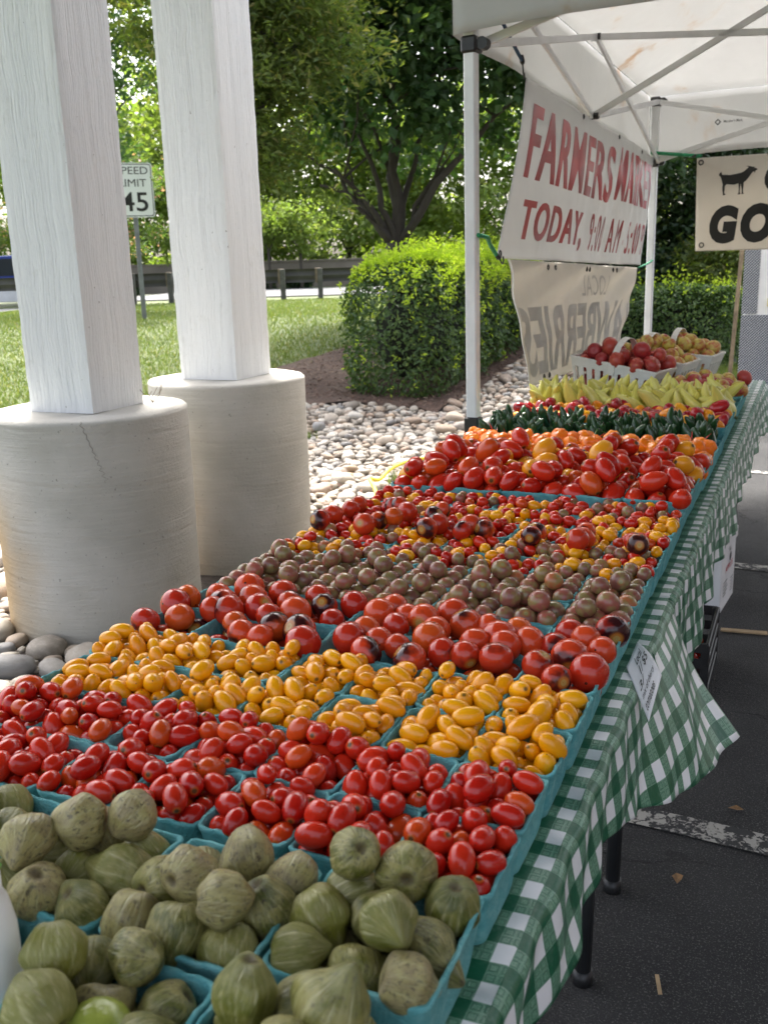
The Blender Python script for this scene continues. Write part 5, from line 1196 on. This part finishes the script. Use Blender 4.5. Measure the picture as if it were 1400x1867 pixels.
# ================================================================== BANNERS
class Banner:
    """vinyl sheet over the quad TL,TR,BL,BR; wrinkle(s,t) metres along the normal facing the aisle"""
    def __init__(b, name, tl, tr, bl, br, wr, mat, label, cat='banner', ns=90, nt=60):
        b.c = [np.array(q, float) for q in (tl, tr, bl, br)]; u = b.c[1]-b.c[0]; v = b.c[2]-b.c[0]; n = np.cross(v, u); b.n = n/np.linalg.norm(n); b.wr = wr
        b.root = empty(name, b.c[2]); b.o = b.c[2]
        V = [b.at(i/(ns-1), j/(nt-1)) for i in range(ns) for j in range(nt)]
        b.sheet = link('vinyl_sheet', np_mesh('vinyl_sheet', V, grid_faces(ns, nt), mat, True), b.root); k = b.sheet.modifiers.new('thickness', 'SOLIDIFY'); k.thickness = .0012; k.offset = 0
        tag(b.root, label, cat)
    def at(b, s, t, off=0.):
        p = (b.c[0]*(1-s)+b.c[1]*s)*(1-t)+(b.c[2]*(1-s)+b.c[3]*s)*t
        return tuple(p+b.n*(b.wr(s, t)+off)-b.o)
    def text(b, body, s0, s1, t0, t1, mat, of=.03, shear=0., mirror=False, nx=40, ny=10, off=.0022, bold=0., space=1.14):
        V, F = text_data(body, 1, 1, of, shear, nx, ny, space)
        P = [b.at((s1-(s1-s0)*x) if mirror else s0+(s1-s0)*x, t1+(t0-t1)*y, off) for x, y in V]
        m = MB().add(P, F)
        if bold: m.add([b.at((s1-(s1-s0)*x) if mirror else s0+(s1-s0)*x+bold, t1+(t0-t1)*y, off+.0005) for x, y in V], F)
        m.build('lettering', mat, b.sheet, fix=False)
    def poly(b, pts, s0, s1, t0, t1, mat, nm='print', off=.0022):
        bm = bmesh.new(); vs = [bm.verts.new((x, y, 0)) for x, y in pts]; bm.faces.new(vs); bmesh.ops.triangulate(bm, faces=bm.faces); bm.verts.index_update()
        F = [tuple(v.index for v in f.verts) for f in bm.faces]; bm.free()
        MB().add([b.at(s0+(s1-s0)*x, t1+(t0-t1)*y, off) for x, y in pts], F).build(nm, mat, b.sheet, fix=False)
    def eyelet(b, s, t, r=.012):
        c = Vector(b.at(s, t, .002)); n_ = Vector(b.n); a = n_.cross(Vector((0, 0, 1))).normalized(); u = a.cross(n_)
        pts = [c+(a*math.cos(k*PI/6)+u*math.sin(k*PI/6))*r for k in range(13)]
        MB().tube(pts, r*.3, 6, cap=False).build('eyelet', M['darksteel'], b.sheet)
def wr1(s, t):
    return (.006*math.sin(s*34+t*3)*(.25+s)*(.5+.7*t)+.0035*math.sin(s*71+t*5)*s+.013*math.sin(s*11-t*2.2)*(.3+.7*s)+.004*math.sin(s*120-t*9)*s*s+.012*math.sin(t*4))
b1 = Banner('market_banner', (-.905, 3.40, 2.165), (-.760, 5.96, 2.055), (-.93, 3.10, 1.445), (-.775, 5.70, 1.385), wr1, M['banner'], 'white vinyl banner reading FARMERS MARKET TODAY in red, hung between tent poles')
b1.text('FARMERS', .045, .60, .115, .545, M['print_red'], .018, nx=60, ny=12, bold=.006); b1.text('MARKET', .645, .985, .085, .50, M['print_red'], .018, nx=50, ny=12, bold=.005)
b1.text('TODAY,', .075, .44, .655, .925, M['print_red'], .02, nx=50, bold=.005); b1.text('9:00 AM', .49, .735, .645, .915, M['print_red'], .0, nx=40, bold=.002, space=1.3); b1.text('- 5:00 PM', .765, .985, .64, .91, M['print_red'], .0, nx=40, bold=.002, space=1.3)
for s in (.35, .62, .86): b1.eyelet(s, .02, .010)
b1.eyelet(.012, .975)
def wr2(s, t):
    return (.020*math.sin(s*3.0+t*2.4)*(t)+.006*math.sin(s*26+t*14)*max(0, s-.35)*1.5+.008*math.sin((s+t)*17)*(1-t)+.030*math.exp(-((s-.35*(1-t))/.10)**2)*(1-t)*.5+.006*t*t*(1-s))
b2 = Banner('berry_banner', (-.925, 3.20, 1.440), (-.785, 5.60, 1.372), (-.905, 3.42, .885), (-.805, 5.20, .86), wr2, M['banner_tan'], 'cream vinyl banner seen from behind with grey reversed BERRIES lettering', ns=90, nt=60)
b2.text('LOCAL', .47, .70, .10, .30, M['print_grey'], .0, .0, True, 30, 8); b2.text('STRAWBERRIES', -.0, 1.42, .37, .93, M['print_grey'], .035, .25, True, 90, 12) if False else None
V_, F_ = text_data('STRAWBERRIES', 1, 1, .03, .22, 120, 12)
s_of = lambda x: 1.28-1.30*x          # reversed word, its start runs past the gathered right end
keepf = [f for f in F_ if all(0.008 < s_of(V_[i][0]) < .992 for i in f)]
MB().add([b2.at(min(1.2, max(-.1, s_of(x))), .93+(.36-.93)*y, .0022) for x, y in V_], keepf).build('lettering', M['print_grey'], b2.sheet, fix=False)
for s in (.23, .27, .50, .53, .73, .76): b2.eyelet(s, .045, .011)
for s in (.13, .18, .57, .61): b2.eyelet(s, .955, .011)
# folded-back left edge of the sheet
V = []
for j in range(40):
    t = j/39
    for k in range(5): q = Vector(b2.at(0, t, .002)); V.append(q+Vector((.012*k/4, -.028*k/4*(.4+t), -.045*t*t))+Vector((0, .004*math.sin(t*11), 0)))
link('folded_edge', np_mesh('folded_edge', V, grid_faces(40, 5), M['banner'], True), b2.root)
def wr3(s, t): return .012*math.sin(s*5+t*3)+.010*math.exp(-((s-t*.5)/.08)**2)*(1-t)
b3 = Banner('goat_banner', (-.50, 6.00, 2.035), (1.65, 5.90, 2.02), (-.485, 6.00, 1.462), (1.65, 5.90, 1.445), wr3, M['banner_tan'], 'cream banner with a black goat silhouette and heavy black letters')
GO = [(.02, .80), (.06, .86), (.07, .80), (.09, .74), (.16, .74), (.30, .72), (.45, .75), (.58, .78), (.67, .84), (.74, .92), (.77, .955), (.73, .985), (.68, .99), (.75, 1.0), (.81, .985), (.86, .965), (.95, .95), (.90, .93), (.98, .90), (1.0, .875), (.985, .84), (.955, .835), (.945, .80), (.93, .74), (.915, .80), (.88, .79), (.83, .70), (.77, .58), (.71, .49), (.66, .45), (.655, .32), (.645, .20), (.65, .10), (.675, .06), (.64, .05), (.60, .05), (.605, .09), (.615, .12), (.60, .28), (.575, .42), (.56, .12), (.585, .06), (.545, .04), (.505, .04), (.515, .08), (.53, .12), (.53, .25), (.52, .42), (.40, .38), (.28, .40), (.20, .41), (.165, .34), (.16, .22), (.15, .12), (.185, .06), (.145, .03), (.11, .04), (.115, .09), (.10, .20), (.095, .32), (.105, .40), (.085, .50), (.06, .62), (.03, .70), (.0, .72), (.0, .77)]
b3.poly(GO, .064, .170, .115, .42, M['print_black'], 'goat_silhouette')
b3.text('G', .190, .262, .09, .40, M['print_black'], .06, .15, nx=4, ny=4); b3.text('G', .040, .122, .515, .925, M['print_black'], .07, .18, nx=4, ny=4); b3.text('O', .128, .222, .505, .925, M['print_black'], .07, .18, nx=4, ny=4)
b3.eyelet(.018, .935, .014); b3.eyelet(.012, .05, .014)
# bungee cords
def bungee(name, pts, r, mat, label, hooks=()):
    root = empty(name, pts[0]); P = [Vector(p)-Vector(pts[0]) for p in pts]
    fine = []
    for a, b in zip(P[:-1], P[1:]): fine += [a.lerp(b, k/6) for k in range(6)]
    MB().tube(fine+[P[-1]], r, 8).build('cord', mat, root, True)
    for h, d in hooks:
        h = Vector(h)-Vector(pts[0]); d = Vector(d).normalized(); u = Vector((0, 0, 1)); 
        m = MB(); m.tube([h-d*.035, h-d*.01, h], [.008, .011, .007], 8); m.tube([h, h+d*.02+u*-.012, h+d*.045+u*-.014, h+d*.058+u*.002, h+d*.052+u*.016], .0035, 6); m.build('hook', M['black'], root, True)
    tag(root, label, 'bungee cord', 'bungee cords'); return root
bungee('bungee_cord', [(-.93, 3.02, 2.37), (-.915, 3.22, 2.27), (-.905, 3.34, 2.215)], .0075, M['blue_cord'], 'dark blue bungee cord tying the banner\'s top corner to the tent', [((-.905, 3.345, 2.205), (0, .35, -.6))])
bungee('bungee_cord', [(-.93, 2.83, 1.530), (-.915, 2.90, 1.522), (-.93, 2.98, 1.495), (-.93, 3.07, 1.455)], .0085, M['green_cord'], 'green bungee cord wrapped round the near tent pole', [((-.925, 3.09, 1.445), (0, .5, -.1))])
bungee('bungee_cord', [(-.79, 6.02, 2.09), (-.70, 5.98, 2.075), (-.55, 5.99, 2.055), (-.47, 5.995, 2.045)], .011, M['green_cord'], 'green bungee cords from the far tent pole to the goat banner', [((-.50, 5.99, 2.05), (1, 0, 0))])
bungee('bungee_cord', [(-.80, 6.08, 1.405), (-.755, 6.01, 1.412), (-.77, 5.86, 1.39), (-.785, 5.66, 1.372)], .006, M['green_cord'], 'thin pale green cord tying the cream banner to the far pole')

# ================================================================== SMALL THINGS
# price card pinned to the flaring cloth
card = empty('price_card', (.035, .74, .70)); V = []
CT, CL, CR_, CB = [Vector(q)-card.location for q in ((.002, .872, .7625), (.004, .750, .7625), (.058, .742, .750), (.062, .612, .738))]
def cpt(u, v, off=0.):
    p = (CT*(1-u)+CR_*u)*(1-v)+(CL*(1-u)+CB*u)*v; return p+Vector((.35, -.05, .93)).normalized()*(.010*math.sin(u*PI)*(1-v)+.012*u*u*(1-v)+off)
V = [cpt(i/14, j/14) for i in range(15) for j in range(15)]
so = link('paper', np_mesh('paper', V, grid_faces(15, 15), M['paper'], True), card); so.modifiers.new('thickness', 'SOLIDIFY').thickness = .0006
for body, u0, u1, v0, v1 in (('Local', .10, .24, .18, .60), ('1/ $5', .28, .46, .10, .62), ('3/', .46, .58, .55, .88), ('mix of cherry', .62, .74, .15, .9), ('tomatoes', .78, .90, .35, .92)):
    T_, F_ = text_data(body, 1, 1, .008, .3, 10, 2)
    MB().add([cpt(u1+(u0-u1)*y, v1+(v0-v1)*x, .0016) for x, y in T_], F_).build('handwriting', M['ink'], so, fix=False)
tag(card, 'white handwritten price card pinned to the gingham cloth', 'price card')
# apple box under the table
bx = empty('apple_box', (-.20, 3.34, 0), -.10); MB().box((0, 0, .15), (.40, .30, .30), 0, 0, .004).build('carton', M['card'], bx)
MB().box((0, 0, .285), (.412, .312, .05), 0, 0, .004).build('lid', M['card'], bx)
hl = MB(); hl.tube([(-.04, -.1508, .17), (-.04, -.149, .17)], .035, 20); hl.build('hand_hole', M['print_black'], bx)
fx = lambda y, z: (.2012, y, z)
for body, w, h, y0, z0, mt in (('APPLES', .16, .026, -.07, .155, 'print_pink'), ('1 BU.', .05, .02, -.02, .235, 'print_black')):
    T_, F_ = text_data(body, w, h, .01); MB().add([fx(y0+x, z0+y) for x, y in T_], F_).build('lettering', M[mt], bx, fix=False)
am = MB(); am.add([fx(.03+.020*math.cos(a)*(1+.12*math.cos(2*a)), .205+.022*math.sin(a)*(1-.10*abs(math.sin(a)))) for a in [k*2*PI/20 for k in range(20)]], [tuple(range(20))]); am.add([fx(.028, .225), fx(.034, .225), fx(.040, .238), fx(.034, .238)], [(0, 1, 2, 3)]); am.build('apple_emblem', M['print_black'], bx, fix=False)
for k in range(5):
    MB().add([fx(-.10, .06+k*.014), fx(-.03+.012*((k*7) % 3), .06+k*.014), fx(-.03+.012*((k*7) % 3), .064+k*.014), fx(-.10, .064+k*.014)], [(0, 1, 2, 3)]).build('small_print', M['print_black'], bx, fix=False)
    MB().add([fx(.06, .04+k*.014), fx(.12, .04+k*.014), fx(.12, .043+k*.014), fx(.06, .043+k*.014)], [(0, 1, 2, 3)]).build('small_print', M['print_black'], bx, fix=False)
tag(bx, 'white APPLES carton standing on the asphalt under the cloth', 'box')
cr = empty('produce_crate', (-.25, 2.51, 0), PI/2); m = MB()
for z in (.02, .075, .13, .185):
    for (c_, d_) in (((.19, 0, z), (.012, .52, .034)), ((-.19, 0, z), (.012, .52, .034)), ((0, .26, z), (.38, .012, .034)), ((0, -.26, z), (.38, .012, .034))): m.box(c_, d_, 0, 0, .003)
for sx in (-1, 1):
    for sy in (-1, 1): m.box((sx*.184, sy*.254, .10), (.026, .026, .20), 0, 0, .003)
for y in (-.15, -.05, .05, .15): 
    for sx in (-1, 1): m.box((sx*.186, y, .10), (.016, .022, .19), 0, 0, .002)
m.box((0, 0, .008), (.37, .51, .012)); m.build('crate_body', M['black'], cr)
tag(cr, 'black plastic crate with spare tomatoes under the table', 'crate')
sh = SHAPE['large'][0]; ml = np_mesh('beefsteak_tomato', sh[0], sh[1], M['red'], True, sh[2])
for k, (x, y, z) in enumerate(((-.05, 2.62, .06), (-.06, 2.53, .055), (-.13, 2.62, .06), (-.05, 2.57, .105), (-.12, 2.54, .10), (-.15, 2.46, .06), (-.07, 2.44, .055))):
    o = link('beefsteak_tomato', ml, None, (x, y, z)); o.rotation_euler = (k, k*.7, k*2); o.scale = (1.15,)*3; tag(o, 'red tomato lying in the black crate on the ground', 'tomato', 'tomatoes in the black crate')
o = MB().box((0, 0, .004), (.17, .028, .006), .10).build('cardboard_strip', M['cardboard'], None, loc=(.09, 2.99, .006)); tag(o, 'torn brown cardboard strip on the asphalt by the crate', 'cardboard')
for i, (x, y, lb) in enumerate(((.155, 1.66, 'curled dry leaf on the asphalt by the worn line'), (.05, 1.30, 'small dead leaf on the dark asphalt'), (.06, .93, 'pale straw of dry grass on the asphalt'))):
    m = MB(); s_ = .02
    if i < 2: m.add([(-s_, 0, 0), (0, .6*s_, .006), (s_, .1*s_, .002), (.3*s_, -.7*s_, .007), (-.4*s_, -.5*s_, .005), (0, 0, .001)], [(0, 5, 1), (1, 5, 2), (2, 5, 3), (3, 5, 4), (4, 5, 0)])
    else: m.box((0, 0, .002), (.008, .055, .002))
    o = m.build('dry_leaf', M['dryleaf'] if i < 2 else M['cardboard'], None, loc=(x, y, .009)); o.rotation_euler = (0, 0, i*1.7); tag(o, lb, 'litter')
# yellow cable on the stones
pts = [(-1.93, 3.95, .07), (-2.02, 4.20, .08), (-2.08, 4.36, .12), (-2.16, 4.46, .17), (-2.17, 4.62, .13), (-2.17, 4.80, .16), (-2.14, 5.02, .17), (-2.06, 5.22, .16), (-1.88, 5.5, .10)]
fine = []
for k in range(len(pts)-1):
    for q in range(6):
        a, b, c_, d_ = [Vector(pts[min(max(k+e, 0), len(pts)-1)]) for e in (-1, 0, 1, 2)]; t = q/6
        fine.append(.5*((2*b)+(c_-a)*t+(2*a-5*b+4*c_-d_)*t*t+(3*b-a-3*c_+d_)*t**3))
o = MB().tube(fine, .011, 8).build('cable', M['yellow_cord'], None, True); tag(o, 'bright yellow cable snaking over the river stones', 'cable')
# short black post by the stones, tap behind the apples
o = MB().box((0, 0, .25), (.10, .10, .52), 0, 0, .01).build('short_post', M['black'], None, loc=(-2.13, 8.75, .02)); tag(o, 'short square black post standing in the stones under the cream banner', 'post')
tp2 = empty('water_tap', (-.50, 5.62, 0)); m = MB(); m.tube([(.06, 0, 0), (.06, 0, .84)], .03, 12); m.build('standpipe', M['black'], tp2, True)
m = MB(); m.tube([(-.10, 0, .80), (-.06, 0, .845), (.0, 0, .872), (.06, 0, .885), (.085, 0, .87)], [.008, .010, .012, .018, .012], 10); m.build('spout', M['steel'], tp2, True); tag(tp2, 'chrome spout on a dark standpipe behind the apples', 'tap')
# trailer at right
tr = empty('trailer', (-.34, 8.55, 0))
MB().box((1.3, .9, 1.25), (2.58, 1.8, 1.85), 0, 0, .02).build('body', M['white'], tr)
MB().box((1.3, -.004, .60), (2.60, .012, .62), 0, 0, .002).build('tread_plate', M['tread'], tr); MB().box((.065, -.004, 1.55), (.13, .012, 1.26), 0, 0, .002).build('corner_plate', M['tread'], tr)
MB().box((1.3, .02, .255), (2.66, .14, .07), 0, 0, .01).build('frame_rail', M['white'], tr)
MB().box((.24, -.03, 1.02), (.06, .045, .075), 0, 0, .006).build('outlet_box', M['ivory'], tr)
for x in (.9, 1.6):
    w = MB(); w.tube([(x, .05, .26), (x, .08, .26), (x, .26, .26), (x, .29, .26)], [.23, .26, .26, .23], 20); wo = w.build('wheel', M['tyre'], tr, True); MB().tube([(x, .03, .26), (x, .2, .26)], .15, 16).build('rim', M['silver'], wo)
tag(tr, 'white trailer with aluminium tread plate skirt at right edge', 'trailer')
o = MB().bar((0, 0, 0), (.05, .05, 1.40), .03, .03).build('wooden_stake', M['weathered'], None, loc=(-.44, 8.9, .1)); tag(o, 'weathered wooden stake beside the trailer corner', 'stake')
# white jar with a herb sprig at the bottom left corner
j = empty('jar', (-.353, -.283, ZT)); m = MB(); m.lathe([(.0, 0), (.023, .0), (.026, .01), (.026, .14), (.022, .165), (.018, .175), (.018, .19), (.0, .19)], 28); m.build('jar_body', M['white'], j, True)
P = np.array([(.012+rng.normal(0, .005), rng.normal(0, .006), .20+.03*rng.random()) for _ in range(12)]); V, F, rn = leaves(P, .014, .3, .7, None, 99); link('herb_sprig', np_mesh('herb_sprig', V, F, L['herb'], False, {'rnd': rn}), j)
tag(j, 'white jar with a green herb sprig at the bottom left corner', 'jar')
